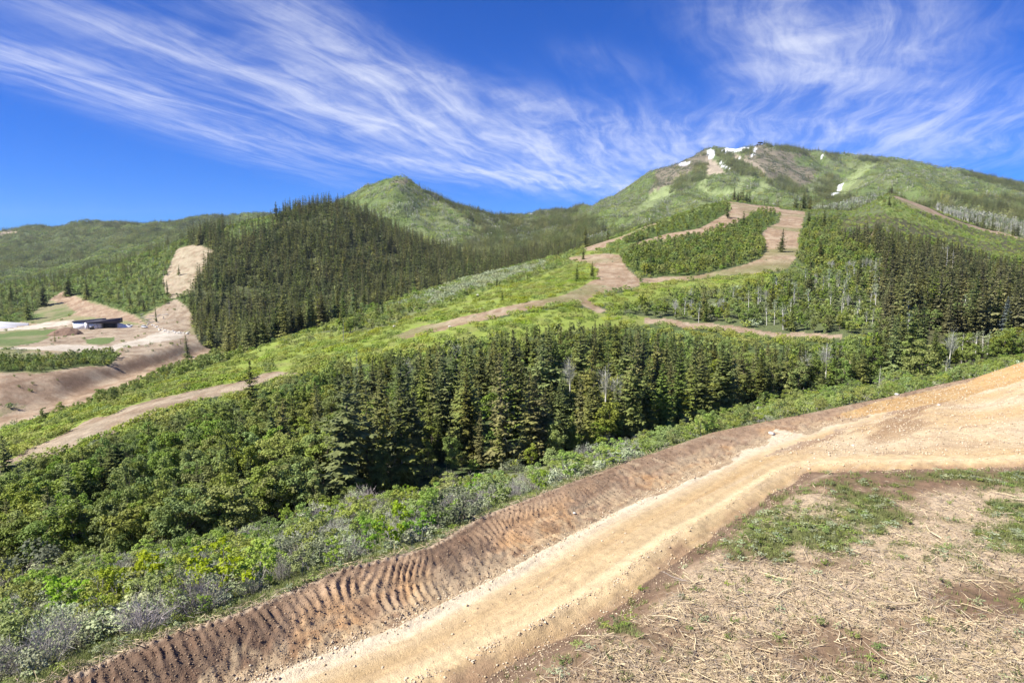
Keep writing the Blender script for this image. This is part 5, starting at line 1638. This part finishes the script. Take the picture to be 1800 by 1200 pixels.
for kn in KN:
    idx = np.nonzero(rest & (P['kind'] == KX[kn]))[0]
    if len(idx) == 0:
        continue
    kd = K[kn]
    n = len(idx)
    x, y, z = P['x'][idx], P['y'][idx], P['z'][idx]
    sc = P['h'][idx] / kd.nominal
    th = rng.uniform(0, 6.28, n)
    ws = sc * rng.uniform(.85, 1.2, n)
    M = np.zeros((n, 4, 4)); M[:, 3, 3] = 1
    c, s = np.cos(th) * ws, np.sin(th) * ws
    M[:, 0, 0] = c; M[:, 0, 1] = -s; M[:, 1, 0] = s; M[:, 1, 1] = c; M[:, 2, 2] = sc
    M[:, 0, 3] = x; M[:, 1, 3] = y; M[:, 2, 3] = z + CZ
    if kn.startswith('c_') or kn in ('meadow', 'sage_mid', 'oak_mid'):
        d = 8.0 if kn.startswith('c_') else 1.5                  # follow the slope of the land
        gx_ = (ground(x + d, y, False) - ground(x - d, y, False)) / (2 * d)
        gy_ = (ground(x, y + d, False) - ground(x, y - d, False)) / (2 * d)
        M[:, 2, 0] = gx_ * M[:, 0, 0] + gy_ * M[:, 1, 0]
        M[:, 2, 1] = gx_ * M[:, 0, 1] + gy_ * M[:, 1, 1]
    meshes = kd.joined()
    scatter_object(STUFF[kn][0], STUFF[kn][1] or 'spruces in the forest', meshes, M, rng.integers(0, len(meshes), n))
print('PLANTS', NP_, 'single', int(single.sum()), {f: int((single & (fam == f)).sum()) for f in LIMIT}, 'rest', {kn: int((rest & (P['kind'] == KX[kn])).sum()) for kn in KN})

# ------------------------------------------------------------------ soil, stones, chipped wood, turf on the near bench
def plain_material(name, col, rough=0.7, metal=0.0, spec=0.3, var=0.0):
    m, t, out = new_mat(name)
    bs = t.add('ShaderNodeBsdfPrincipled')
    if var:
        tcn = t.add('ShaderNodeTexCoord')
        n = t.noise(tcn.outputs['Object'], 2.5, 5, 0.65)
        f = t.m('ADD', 1.0 - var, t.m('MULTIPLY', n, 2 * var))
        cmb = t.add('ShaderNodeCombineXYZ')
        for i in range(3):
            t.put(cmb.inputs[i], f)
        t.put(bs.inputs['Base Color'], t.mix(1.0, col + (1,), cmb.outputs[0], 'MULTIPLY'))
    else:
        bs.inputs['Base Color'].default_value = col + (1,)
    bs.inputs['Roughness'].default_value = rough
    bs.inputs['Metallic'].default_value = metal
    bs.inputs['Specular IOR Level'].default_value = spec
    t.l.new(bs.outputs[0], out.inputs[0])
    return m


def piece_material(name, cols):
    """every loose piece takes one of a run of natural colours"""
    m, t, out = new_mat(name)
    geo = t.add('ShaderNodeNewGeometry')
    oi = t.add('ShaderNodeObjectInfo')
    v = t.m('FRACT', t.m('ADD', geo.outputs['Random Per Island'], oi.outputs['Random']))
    rp = t.add('ShaderNodeValToRGB')
    el_ = rp.color_ramp.elements
    while len(el_) < len(cols):
        el_.new(0.5)
    for i, c in enumerate(cols):
        el_[i].position = i / (len(cols) - 1); el_[i].color = c + (1,)
    t.put(rp.inputs[0], v)
    n = t.noise(geo.outputs['Position'], 9.0, 4, 0.6)
    f = t.m('ADD', 0.7, t.m('MULTIPLY', n, 0.6))
    cmb = t.add('ShaderNodeCombineXYZ')
    for i in range(3):
        t.put(cmb.inputs[i], f)
    bs = t.add('ShaderNodeBsdfPrincipled')
    t.put(bs.inputs['Base Color'], t.mix(1.0, rp.outputs[0], cmb.outputs[0], 'MULTIPLY'))
    bs.inputs['Roughness'].default_value = 0.9
    t.l.new(bs.outputs[0], out.inputs[0])
    return m


M_CLOD = piece_material('clods', [(.10, .065, .04), (.19, .12, .07), (.27, .18, .105), (.38, .29, .19)])
M_PALEST = piece_material('crushed_rock', [(.36, .27, .16), (.50, .39, .25), (.62, .52, .38), (.30, .22, .14)])
M_WOOD = piece_material('split_wood', [(.17, .125, .08), (.42, .32, .19), (.56, .45, .27), (.60, .49, .31), (.33, .27, .20), (.22, .18, .15)])
M_ROCK = piece_material('boulder_stone', [(.50, .47, .42), (.66, .62, .56), (.42, .38, .33)])


def pick_ground(n, want, weight=None, ymax=115, ymin=20):
    """random places on the near bench: want(cls, X, Y, Z, extra) -> chance"""
    out = []
    got = 0
    for _ in range(30):
        Y = np.exp(rng.uniform(math.log(ymin), math.log(ymax), 40000)); X = rng.uniform(-.84, .84, 40000) * Y
        Z = ground(X, Y)
        c = classify(X, Y, Z)
        p = want(c, X, Y, Z)
        q = rng.random(len(X)) < p
        out.append(np.stack([X[q], Y[q], Z[q]], 1)); got += q.sum()
        if got >= n:
            break
    return np.concatenate(out)[:n]


OCT = np.array([[1, 0, 0], [0, 1, 0], [-1, 0, 0], [0, -1, 0], [0, 0, 1], [0, 0, -1]], float)
OCTF = np.array([[0, 1, 4], [1, 2, 4], [2, 3, 4], [3, 0, 4], [1, 0, 5], [2, 1, 5], [3, 2, 5], [0, 3, 5]])


def rock_soup(name, label, pts, sizes, mat, flat=0.7):
    n = len(pts)
    V = OCT[None] * rng.uniform(.6, 1.3, (n, 6, 1)) + rng.normal(size=(n, 6, 3)) * .12
    th = rng.uniform(0, 6.28, n)
    c, s = np.cos(th)[:, None], np.sin(th)[:, None]
    V = np.stack([V[..., 0] * c - V[..., 1] * s, V[..., 0] * s + V[..., 1] * c, V[..., 2] * flat], -1)
    V = V * sizes[:, None, None] + (pts + [0, 0, CZ])[:, None, :] + np.array([0, 0, 1]) * (sizes * .25)[:, None, None]
    F = OCTF[None] + (np.arange(n) * 6)[:, None, None]
    me = mesh_from(name, V.reshape(-1, 3), F.ravel(), np.full(n * 8, 3), [mat])
    return link(name, me, kind='stuff', label=label)


def cls_is(c, *names):
    return np.isin(c, [CI[n] for n in names])


pt = pick_ground(18000, lambda c, X, Y, Z: cls_is(c, 'bank') * .9 + cls_is(c, 'field') * .02)
rock_soup('gravel', 'brown clods and stones over the treaded road bank', pt, .010 + .045 * rng.random(len(pt)) ** 5 + .0003 * pt[:, 1], M_CLOD)
pt = pick_ground(13000, lambda c, X, Y, Z: cls_is(c, 'pad', 'mound') * .9 + cls_is(c, 'road') * .04)
rock_soup('gravel', 'pale crushed stones over the graded pad and road edges', pt, .010 + .10 * rng.random(len(pt)) ** 6 + .00035 * pt[:, 1], M_PALEST)


def lip_chance(c, X, Y, Z):
    dE, dL, dR, s_, sl_ = bench_parts(X, Y)
    dR = dR + 0.9 * fbm(X * 0.28, Y * 0.28, 3, 34) + 0.35 * fbm(X * 1.1, Y * 1.1, 2, 35)
    dL = dL + 0.7 * fbm(X * 0.3, Y * 0.3, 3, 36)
    ragged = np.clip(.5 + 2.2 * fbm(X * .8, Y * .8, 3, 37), 0, 1)
    a_ = np.exp(-((dL + .15) / .40) ** 2) * (dE > 0) + np.exp(-((dR + 2.2) / .22) ** 2) * (Y < 62) * (dL > 0) + .35 * np.exp(-((dR + .6) / .6) ** 2) * (dE > 0)
    return np.clip(a_ * ragged, 0, 1)


pt = pick_ground(9000, lip_chance, ymax=90)
rock_soup('gravel', 'crumbled gravel along the edges and windrow of the dirt road', pt, .012 + .055 * rng.random(len(pt)) ** 4 + .0003 * pt[:, 1], M_PALEST)


def tone_at(p):
    c = classify(p[:, 0], p[:, 1], p[:, 2])
    return tone(p[:, 0], p[:, 1], p[:, 2], c)


def chip_chance(c, X, Y, Z):
    f = cls_is(c, 'field')
    _, gw, ch = tone(X, Y, Z, c)
    dE, _s = seg_dist(X, Y, E_LINE)
    dR, _s = seg_dist(X, Y, RR_LINE)
    return f * np.clip(ch * 1.2 - gw * .9, 0.02, 1) * np.clip(1.15 - (Y - 25) / 45, .12, 1) * sstep(.5, 2.2, dR) + (np.abs(dE + .1) < .35) * (Y < 60) * .8


# loose split wood: the small pieces nobody could count
pt = pick_ground(28000, chip_chance, ymax=75)
n = len(pt)
L = .10 + .75 * rng.random(n) ** 2.6 + .7 * (rng.random(n) < .03); a = rng.uniform(0, 6.28, n); tilt = rng.normal(size=n) * .42
D = np.stack([np.cos(a) * np.cos(tilt), np.sin(a) * np.cos(tilt), np.sin(tilt)], 1) * L[:, None]
S = np.stack([-np.sin(a), np.cos(a), np.zeros(n)], 1) * (.006 + .018 * rng.random(n) ** 2)[:, None]
U = np.array([0, 0, 1.0]) * np.linalg.norm(S, axis=1)[:, None] * 1.5
B = pt + [0, 0, CZ] + np.array([0, 0, .03]) + np.array([0, 0, .10]) * rng.random(n)[:, None] - D / 2
V = np.stack([B - S, B + S, B + U, B + D - S * .6, B + D + S * .6, B + D + U * .6], 1)
F = np.array([[0, 1, 4, 3], [1, 2, 5, 4], [2, 0, 3, 5]])[None] + (np.arange(n) * 6)[:, None, None]
link('wood_chips_litter', mesh_from('wood_chips_litter', V.reshape(-1, 3), F.ravel(), np.full(n * 3, 4), [M_WOOD]), kind='stuff', label='pale splintered wood chips covering the cleared field')

# the larger broken branches, one by one
br_mesh = []
for q in range(14):
    s = Soup()
    ln = 1.0
    pts_ = [np.array([0, 0, 0.0])]
    dirv = np.array([1, 0, 0.0])
    for j in range(5):
        dirv = unit(dirv + rng.normal(size=3) * [.1, .30, .03])
        pts_.append(pts_[-1] + dirv * ln / 5)
    s.tube(pts_, [.023, .022, .020, .017, .013, .005], 5)
    for j in range(int(rng.integers(0, 4))):
        b = pts_[int(rng.integers(1, 5))]
        e_ = b + unit(rng.normal(size=3) * [1, 1, .15] + [.6, 0, .05]) * rng.uniform(.15, .4)
        s.tube([b, (b + e_) / 2 + rng.normal(size=3) * .02, e_], [.015, .012, .005], 4)
    br_mesh.append(s.mesh('branch', [M_WOOD], True))
pt = pick_ground(285, lambda c, X, Y, Z: chip_chance(c, X, Y, Z) * (Y < 55), ymax=55)
pt = pt[np.argsort(pt[:, 1])]
px_, py_ = project(pt[:, 0], pt[:, 1], pt[:, 2])
place_words = [(1050, 'near the road shoulder'), (1150, 'below the shoulder bend'), (1250, 'left of the chip heap'), (1350, 'on the pale chip heap'), (1450, 'below the turf patch'), (1550, 'beside the dark soil'), (1650, 'on the dark soil'), (1720, 'past the dark soil'), (9999, 'by the frame edge')]
for i in range(len(pt)):
    ln = rng.uniform(.7, 1.6) + (rng.random() < .22) * rng.uniform(.4, 1.0)
    th = rng.uniform(.75, 1.35) / ln ** .45 if ln > 1 else rng.uniform(.7, 1.1)
    o = link('branch', br_mesh[int(rng.integers(0, 14))])
    o.location = (pt[i, 0], pt[i, 1], pt[i, 2] + CZ + rng.uniform(.03, .13))
    o.rotation_euler = (rng.uniform(-.2, .2), rng.normal() * .05, rng.uniform(0, 6.28))
    o.scale = (ln, ln * th, ln * th)
    w = next(t for lim, t in place_words if px_[i] < lim)
    dE, _s = seg_dist(pt[i:i + 1, 0], pt[i:i + 1, 1], E_LINE)
    if dE[0] < 2:
        w = 'along the bank lip'
    rw = 'low' if py_[i] > 1110 else ('higher' if py_[i] < 1020 else 'midway')
    sz = 'long crooked' if ln > 1.6 else ('short' if ln < .8 else 'bare')
    key = (sz, w, rw); r_ = LABELS.get(key, 0); LABELS[key] = r_ + 1
    o['label'] = f'{ORD[min(r_, 20)]} {sz} splintered branch {w}, {rw} in the litter'
    o['category'] = 'branch'
    o['group'] = f'splintered branches {w}'

# turf: blades on the verge, between the near bushes and on the field
def grass_chance(c, X, Y, Z):
    _, gw, ch = tone(X, Y, Z, c)
    dE, _s = seg_dist(X, Y, E_LINE)
    return np.where(cls_is(c, 'field'), np.maximum(gw * .9, .035), 0) + cls_is(c, 'nearshrub') * np.where(dE > -7, .9, .30) + cls_is(c, 'limestrip') * .15


pt = pick_ground(17000, grass_chance, ymax=80)
n = len(pt); nb = 8
H = (.12 + .22 * rng.random(n)) * np.where(pt[:, 1] > 45, 1.35, 1.0)
a = rng.uniform(0, 6.28, (n, nb)); rr_ = rng.random((n, nb)) * .16
base = pt[:, None, :] + [0, 0, CZ - .02] + np.stack([np.cos(a) * rr_, np.sin(a) * rr_, 0 * a], -1)
a2 = rng.uniform(0, 6.28, (n, nb)); lean = rng.uniform(.1, .8, (n, nb)) * H[:, None]
tip = base + np.stack([np.cos(a2) * lean, np.sin(a2) * lean, H[:, None] * rng.uniform(.6, 1.1, (n, nb))], -1)
sd_ = np.stack([-np.sin(a2), np.cos(a2), 0 * a2], -1) * .018
V = np.stack([base - sd_, base + sd_, tip], 2).reshape(-1, 3)
link('grass', mesh_from('grass', V, np.arange(len(V)), np.full(len(V) // 3, 3), [L_GRASS]), kind='stuff', label='green turf on the verge and the cleared field')

# leafy weeds in the turf
pt = pick_ground(1500, lambda c, X, Y, Z: grass_chance(c, X, Y, Z) * np.where(cls_is(c, 'field'), .9, .35), ymax=70)
n = len(pt)
M = np.zeros((n, 4, 4)); M[:, 3, 3] = 1
th = rng.uniform(0, 6.28, n); ws = rng.uniform(.16, .42, n); hs = rng.uniform(.18, .42, n)
M[:, 0, 0] = np.cos(th) * ws; M[:, 0, 1] = -np.sin(th) * ws; M[:, 1, 0] = np.sin(th) * ws; M[:, 1, 1] = np.cos(th) * ws; M[:, 2, 2] = hs
M[:, :3, 3] = pt + [0, 0, CZ]
wk = Kind('weeds', .5)
for i, mt in enumerate((L_OAK, L_SAGE, L_GRASS)):
    c_, cc_ = leafy_crown(700 + i, 14, 170, .17, .9, .05, .9, .3, .3, .6)
    wk.var.append((None, None, c_, (mt,), None))
scatter_object('weeds', 'low leafy weeds in the turf', wk.joined(), M, rng.integers(0, 3, n))


# ------------------------------------------------------------------ boulders
def boulder_mesh(seed):
    import bmesh
    r = np.random.default_rng(seed)
    bm = bmesh.new()
    bmesh.ops.create_icosphere(bm, subdivisions=2, radius=1.0)
    cuts = [(unit(r.normal(size=3)), r.uniform(.55, .85)) for _ in range(9)]
    for v in bm.verts:
        p = np.array(v.co)
        for nn, d in cuts:
            k_ = p @ nn
            if k_ > d:
                p = p - nn * (k_ - d) * .9
        p = p + r.normal(size=3) * .025
        v.co = (p[0], p[1], p[2] * .75)
    me = bpy.data.meshes.new('boulder')
    bm.to_mesh(me); bm.free()
    me.materials.append(M_ROCK)
    return me


BM = [boulder_mesh(800 + i) for i in range(6)]


def boulder(px, py, wpx, label, group=None, ymin=25, stretch=1.0):
    x, y, z = at_pixel(px, py, ymin)
    r_ = wpx / 1200.0 * y / 2
    o = link('boulder', BM[int(rng.integers(0, 6))])
    o.location = (x, y, z + CZ + r_ * .25)
    o.rotation_euler = (rng.uniform(-.3, .3), rng.uniform(-.3, .3), rng.uniform(0, 6.28))
    o.scale = (r_ * stretch, r_, r_ * rng.uniform(.7, 1.1))
    o['label'] = label; o['category'] = 'rock'
    if group:
        o['group'] = group


boulder(840, 521, 9, 'white boulder alone on the yellow green slope', ymin=150)
boulder(694, 575, 8, 'pale boulder beside the start of the brown track', ymin=150)
boulder(791, 575, 7, 'pale flat rock on the lower edge of the brown track', ymin=150)
boulder(1357, 763, 14, 'pale rock lying on the brown fill by the road edge', ymin=40)
boulder(1577, 694, 9, 'small pale rock at the edge of the bright verge', ymin=50)
boulder(1650, 712, 7, 'small brown rock on the muddy patch of the pad', ymin=50)
boulder(1500, 783, 7, 'small grey rock on the pad near the road', ymin=40)
boulder(1010, 902, 8, 'dark rock on the fill above the pale road edge', ymin=30)
boulder(895, 1002, 6, 'small dark stone on the loose road edge', ymin=25)
BORD = ['first', 'second', 'third', 'fourth', 'fifth', 'sixth', 'seventh', 'last']
for i in range(24):
    t = i / 23.0
    bx = 268 + 66 * t + rng.uniform(-2, 2); by = 572 + 13 * t + 6 * math.sin(t * 3) + rng.uniform(-2.5, 2.5)
    where = 'where the gravel bend begins' if t < .33 else ('at the tip of the gravel bend' if t < .66 else 'past the gravel bend by the trees')
    boulder(bx, by, rng.uniform(2.5, 6), f'{BORD[i % 8]} pale boulder of those dumped {where}', f'boulders dumped {where}', ymin=400)


# ------------------------------------------------------------------ dead trees
SN = [snag(900 + i, 12, .13).mesh('dead_tree', [BARKW if i < 2 else BARKG], True) for i in range(4)]
for bx, by, ty, v, lab in [(1661, 505, 432, 0, 'bleached dead tree standing clear in the brownish forest'), (1712, 560, 478, 1, 'tall thin dead tree in the brownish forest beside the stony gap'), (1672, 496, 440, 1, 'second bleached dead tree next to the first in the brownish forest'),
                            (404, 572, 522, 2, 'grey dead tree at the foot of the conifer hill'), (604, 600, 560, 3, 'bare pole like dead tree on the green slope under the track'), (630, 690, 612, 3, 'grey dead tree rising through the gully conifers'), (1690, 640, 585, 0, 'white dead tree at the gully head'),
                            (1508, 632, 600, 0, 'white dead trunk beside the bare patch in the gully'), (1155, 660, 600, 2, 'grey dead tree among the gully conifers below the littered cut'), (1545, 680, 640, 1, 'small bleached dead tree behind the verge end')]:
    x, y, z = at_pixel(bx, by, 130 if by < 690 else 90)
    h = (by - ty) / 1200.0 * y
    o = link('dead_tree', SN[v]); o.location = (x, y, z + CZ); o.scale = (h / 12 * 1.2,) * 2 + (h / 12,); o.rotation_euler = (0, rng.uniform(-.05, .05), rng.uniform(0, 6))
    o['label'] = lab; o['category'] = 'dead tree'


# ------------------------------------------------------------------ valley building, machine and cars
def box(s, x0, x1, y0, y1, z0, z1, mi=0, dz=(0, 0)):
    """a box; dz lifts the top at its left and right end"""
    V = np.array([[x0, y0, z0], [x1, y0, z0], [x1, y1, z0], [x0, y1, z0], [x0, y0, z1 + dz[0]], [x1, y0, z1 + dz[1]], [x1, y1, z1 + dz[1]], [x0, y1, z1 + dz[0]]], float)
    F = np.array([[0, 3, 2, 1], [4, 5, 6, 7], [0, 1, 5, 4], [1, 2, 6, 5], [2, 3, 7, 6], [3, 0, 4, 7]])
    s.v.append(V); s.f.append(F.ravel() + s.n); s.s.append(np.full(6, 4)); s.mi.append(np.full(6, mi)); s.n += 8
    return s


def prism(s, prof, y0, y1, mi=0):
    """a side outline (x, z) given thickness across"""
    n_ = len(prof)
    V = np.array([[p[0], y0, p[1]] for p in prof] + [[p[0], y1, p[1]] for p in prof], float)
    s.v.append(V)
    f, z = list(range(n_)), [n_]
    f += list(range(2 * n_ - 1, n_ - 1, -1)); z.append(n_)
    for i in range(n_):
        j = (i + 1) % n_
        f += [j, i, n_ + i, n_ + j]; z.append(4)
    s.f.append(np.array(f) + s.n); s.s.append(np.array(z)); s.mi.append(np.full(len(z), mi)); s.n += 2 * n_
    return s


def bevelled(o, w):
    b = o.modifiers.new('edges', 'BEVEL'); b.width = w; b.segments = 2; b.limit_method = 'ANGLE'
    return o


def base_empty(name, px, py, ymin, rz, label, cat):
    x, y, z = at_pixel(px, py, ymin)
    e = bpy.data.objects.new(name, None); COL.objects.link(e)
    e.location = (x, y, z + CZ); e.rotation_euler = (0, 0, rz)
    e['label'] = label; e['category'] = cat
    return e, y / 1200.0


M_ROOF = plain_material('roof_membrane', (.035, .034, .060), .55, var=.15)
M_CONC = plain_material('white_concrete', (.72, .72, .73), .8, var=.12)
M_INSHADE = plain_material('opening_shade_paint', (.018, .018, .03), .6)  # near-black colour painted in for the shade inside the opening
M_CARW = plain_material('white_car_paint', (.78, .78, .78), .25, spec=.5)
M_GLASS = plain_material('car_glass', (.02, .025, .03), .08, spec=.6)
M_TYRE = plain_material('tyre_rubber', (.02, .02, .02), .8)
M_MACH = plain_material('machine_paint', (.10, .085, .06), .5, var=.2)
M_STEEL = plain_material('dark_steel', (.06, .06, .065), .5, .6)

e, u_ = base_empty('low_building', 176, 577, 430, .10, 'low white building with dark flat roofs and a wide dark opening on the valley floor', 'building')
bevelled(link('roof', box(Soup(), -47 * u_, 4 * u_, 1 * u_, 16 * u_, 11.0 * u_, 13.5 * u_, dz=(-.5 * u_, 3.5 * u_)).mesh('roof', [M_ROOF]), e), .1)
o = link('roof', box(Soup(), -20 * u_, 33 * u_, -6 * u_, 13 * u_, 9.6 * u_, 12.2 * u_, dz=(.4 * u_, 5.5 * u_)).mesh('roof', [M_ROOF]), e)
link('wall', box(Soup(), -46 * u_, -18 * u_, 2 * u_, 15 * u_, -2 * u_, 10.7 * u_).mesh('wall', [M_CONC]), e)
link('wall', box(Soup(), -17.7 * u_, 1.5 * u_, -2 * u_, 12 * u_, -2 * u_, 9.5 * u_).mesh('wall', [M_CONC]), e)
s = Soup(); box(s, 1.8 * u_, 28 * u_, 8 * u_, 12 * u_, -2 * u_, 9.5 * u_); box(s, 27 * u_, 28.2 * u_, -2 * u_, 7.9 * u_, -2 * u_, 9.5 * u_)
link('opening', s.mesh('opening', [M_INSHADE]), e)
link('wing_wall', prism(Soup(), [(28.5 * u_, -2 * u_), (56 * u_, -2 * u_), (50 * u_, 4 * u_), (28.5 * u_, 10 * u_)], 0, 2 * u_).mesh('wing_wall', [M_CONC]), e)
link('parapet', box(Soup(), -24 * u_, -19 * u_, -3 * u_, .5 * u_, -2 * u_, 10.5 * u_).mesh('parapet', [M_CONC]), e)

e, u_ = base_empty('concrete_wall', 12, 577, 430, .15, 'low white concrete wall in two steps by the frame edge above the lawn', 'wall')
for k_ in range(2):
    bevelled(link('wall_panel', box(Soup(), (-30 + 3 * k_) * u_, (16 + 8 * k_) * u_, (0 + 22 * k_) * u_, (2 + 22 * k_) * u_, -3 * u_, (4.5 + 4 * k_) * u_, dz=(2 * u_, -2 * u_)).mesh('wall_panel', [M_CONC]), e), .05)

wheel = Soup()
th_ = np.linspace(0, 2 * math.pi, 15)[:-1]
prism(wheel, [(.36 * math.cos(q), .36 * math.sin(q)) for q in th_], -.13, .13)
WM = wheel.mesh('wheel', [M_TYRE])
rimS = Soup(); prism(rimS, [(.2 * math.cos(q), .2 * math.sin(q)) for q in th_], -.145, .145)
RIM = rimS.mesh('rim', [M_STEEL])


def car(name, px, py, rz, label, prof, cab, L, pickup=False):
    e, u_ = base_empty(name, px, py, 430, rz, label, 'car')
    k_ = 1.15
    e.scale = (k_, k_, k_)
    bevelled(link('body', prism(Soup(), prof, -.9, .9).mesh('body', [M_CARW]), e), .06)
    link('windows', prism(Soup(), cab, -.82, .82).mesh('windows', [M_GLASS]), e)
    top = [p for p in cab if p[1] > 1.3]
    x0, x1 = min(p[0] for p in top) - .05, max(p[0] for p in top) + .05
    bevelled(link('roof', box(Soup(), x0, x1, -.78, .78, 1.605, 1.70).mesh('roof', [M_CARW]), e), .03)
    for wx in (-L * .31, L * .31):
        for wy in (-.82, .82):
            w = link('wheel', WM, e); w.location = (wx, wy, .36)
            r_ = link('rim', RIM, w)
    for wy in (-.6, .6):
        link('headlight', box(Soup(), L / 2 - .02, L / 2 + .03, wy - .2, wy + .2, .68, .85).mesh('headlight', [M_CONC]), e)
    return e


car('pickup_truck', 226, 574, .1, 'white pickup truck parked against the building wing wall', [(-2.7, .45), (2.7, .45), (2.7, .95), (1.5, 1.08), (-2.7, 1.08)], [(-.55, 1.08), (1.35, 1.08), (.75, 1.6), (-.45, 1.6)], 5.4)
car('parked_car', 254, 576, -.5, 'white car parked alone where the gravel bend begins', [(-2.2, .42), (2.2, .42), (2.2, .9), (1.3, 1.02), (-2.2, 1.02)], [(-2.0, 1.02), (1.15, 1.02), (.55, 1.6), (-1.8, 1.6)], 4.4)

e, u_ = base_empty('excavator', 162, 579, 430, .4, 'small dark digging machine in front of the white building wall', 'excavator')
for sy in (-.9, .9):
    bevelled(link('crawler_track', prism(Soup(), [(-1.5, .2), (-1.2, 0), (1.2, 0), (1.5, .2), (1.5, .55), (1.2, .75), (-1.2, .75), (-1.5, .55)], sy - .25, sy + .25).mesh('crawler_track', [M_TYRE]), e), .03)
bevelled(link('body', box(Soup(), -1.6, .6, -.95, .95, .8, 1.9).mesh('body', [M_MACH]), e), .08)
c_ = bevelled(link('cab', box(Soup(), .0, 1.2, .1, .95, .85, 2.6).mesh('cab', [M_MACH]), e), .05)
link('window', box(Soup(), .1, 1.22, .15, .97, 1.6, 2.45).mesh('window', [M_GLASS]), c_)
s = Soup(); s.tube([[.7, -.3, 1.4], [2.0, -.3, 3.6], [3.2, -.3, 4.0]], [.2, .22, .16], 4); link('boom', s.mesh('boom', [M_MACH]), e)
s = Soup(); s.tube([[3.1, -.3, 4.1], [3.9, -.3, 1.4]], [.15, .1], 4); link('dipper_arm', s.mesh('dipper_arm', [M_MACH]), e)
link('bucket', prism(Soup(), [(3.6, 1.4), (4.2, 1.3), (4.2, .7), (3.5, .5), (3.3, .9)], -.65, .05).mesh('bucket', [M_STEEL]), e)

# logs dumped beside the building
LG = Soup(); LG.tube([[-.5, 0, 0], [0, .02, .01], [.5, -.01, 0]], [.045, .04, .03], 6)
LGM = LG.mesh('log', [L_TWIG], True)
for i in range(22):
    bx, by = rng.uniform(248, 292), rng.uniform(552, 571)
    x, y, z = at_pixel(bx, by, 430)
    ln = rng.uniform(3, 7)
    o = link('log', LGM); o.location = (x, y, z + CZ + .3); o.scale = (ln,) * 3; o.rotation_euler = (0, rng.uniform(-.2, .2), rng.uniform(0, 3.1))
    o['label'] = 'grey log in the jumble dumped above the boulder row'; o['category'] = 'log'; o['group'] = 'logs dumped above the boulder row'

# dark heap of dug soil beside the building
import bmesh
bm = bmesh.new()
bmesh.ops.create_grid(bm, x_segments=36, y_segments=24, size=1.0)
for v in bm.verts:
    q_ = max(0.0, 1 - (v.co.x ** 2 + v.co.y ** 2))
    v.co.z = q_ ** .8 + (1.0 if q_ > 0 else 0) * .5 * float(fbm(np.array([v.co.x * 3.0]), np.array([v.co.y * 3.0 + 5]), 4, 80)[0]) - (.25 if q_ <= 0 else .0)
me = bpy.data.meshes.new('soil_heap'); bm.to_mesh(me); bm.free()
M_SOIL = plain_material('dug_soil', (.17, .11, .075), .95, var=.5)
me.materials.append(M_SOIL)
x, y, z = at_pixel(116, 588, 400)
o = link('soil_heap', me); o.location = (x, y, z + CZ - .8); o.scale = (13, 9, 5.5)
o['label'] = 'dark brown heap of dug soil between the lawn and the white building'; o['category'] = 'soil heap'

# lift terminal on the summit
x, y, z = at_pixel(1336, 256, 2300)
e = bpy.data.objects.new('lift_terminal', None); COL.objects.link(e); e.location = (x, y, z + CZ); e.rotation_euler = (0, 0, .3)
e['label'] = 'tiny dark lift terminal beside the snow on the mountain summit'; e['category'] = 'lift terminal'
link('mast', box(Soup(), -1.2, 1.2, -1.2, 1.2, -3, 8).mesh('mast', [M_STEEL]), e)
bevelled(link('bullwheel_housing', prism(Soup(), [(-9, 8), (9, 8), (11, 10.5), (6, 13), (-7, 12.5), (-10, 10)], -3, 3).mesh('bullwheel_housing', [M_STEEL]), e), .4)
link('operator_hut', box(Soup(), -14, -9, -2.5, 2.5, -2, 5).mesh('operator_hut', [M_STEEL]), e)


# ------------------------------------------------------------------ air
hz = Soup()
box(hz, -11500, 11500, -60, 9400, -420 + CZ, 640 + CZ)
M_AIR = bpy.data.materials.new('air')
M_AIR.use_nodes = True
AT = NT(M_AIR.node_tree)
AT.n.clear()
ao = AT.add('ShaderNodeOutputMaterial')
pv = AT.add('ShaderNodeVolumePrincipled')
pv.inputs['Color'].default_value = (.82, .90, 1.0, 1)
pv.inputs['Density'].default_value = 0.000030
pv.inputs['Anisotropy'].default_value = 0.1
AT.l.new(pv.outputs[0], ao.inputs['Volume'])
link('haze', hz.mesh('haze', [M_AIR]), kind='stuff', label='thin blue air over the far slopes')
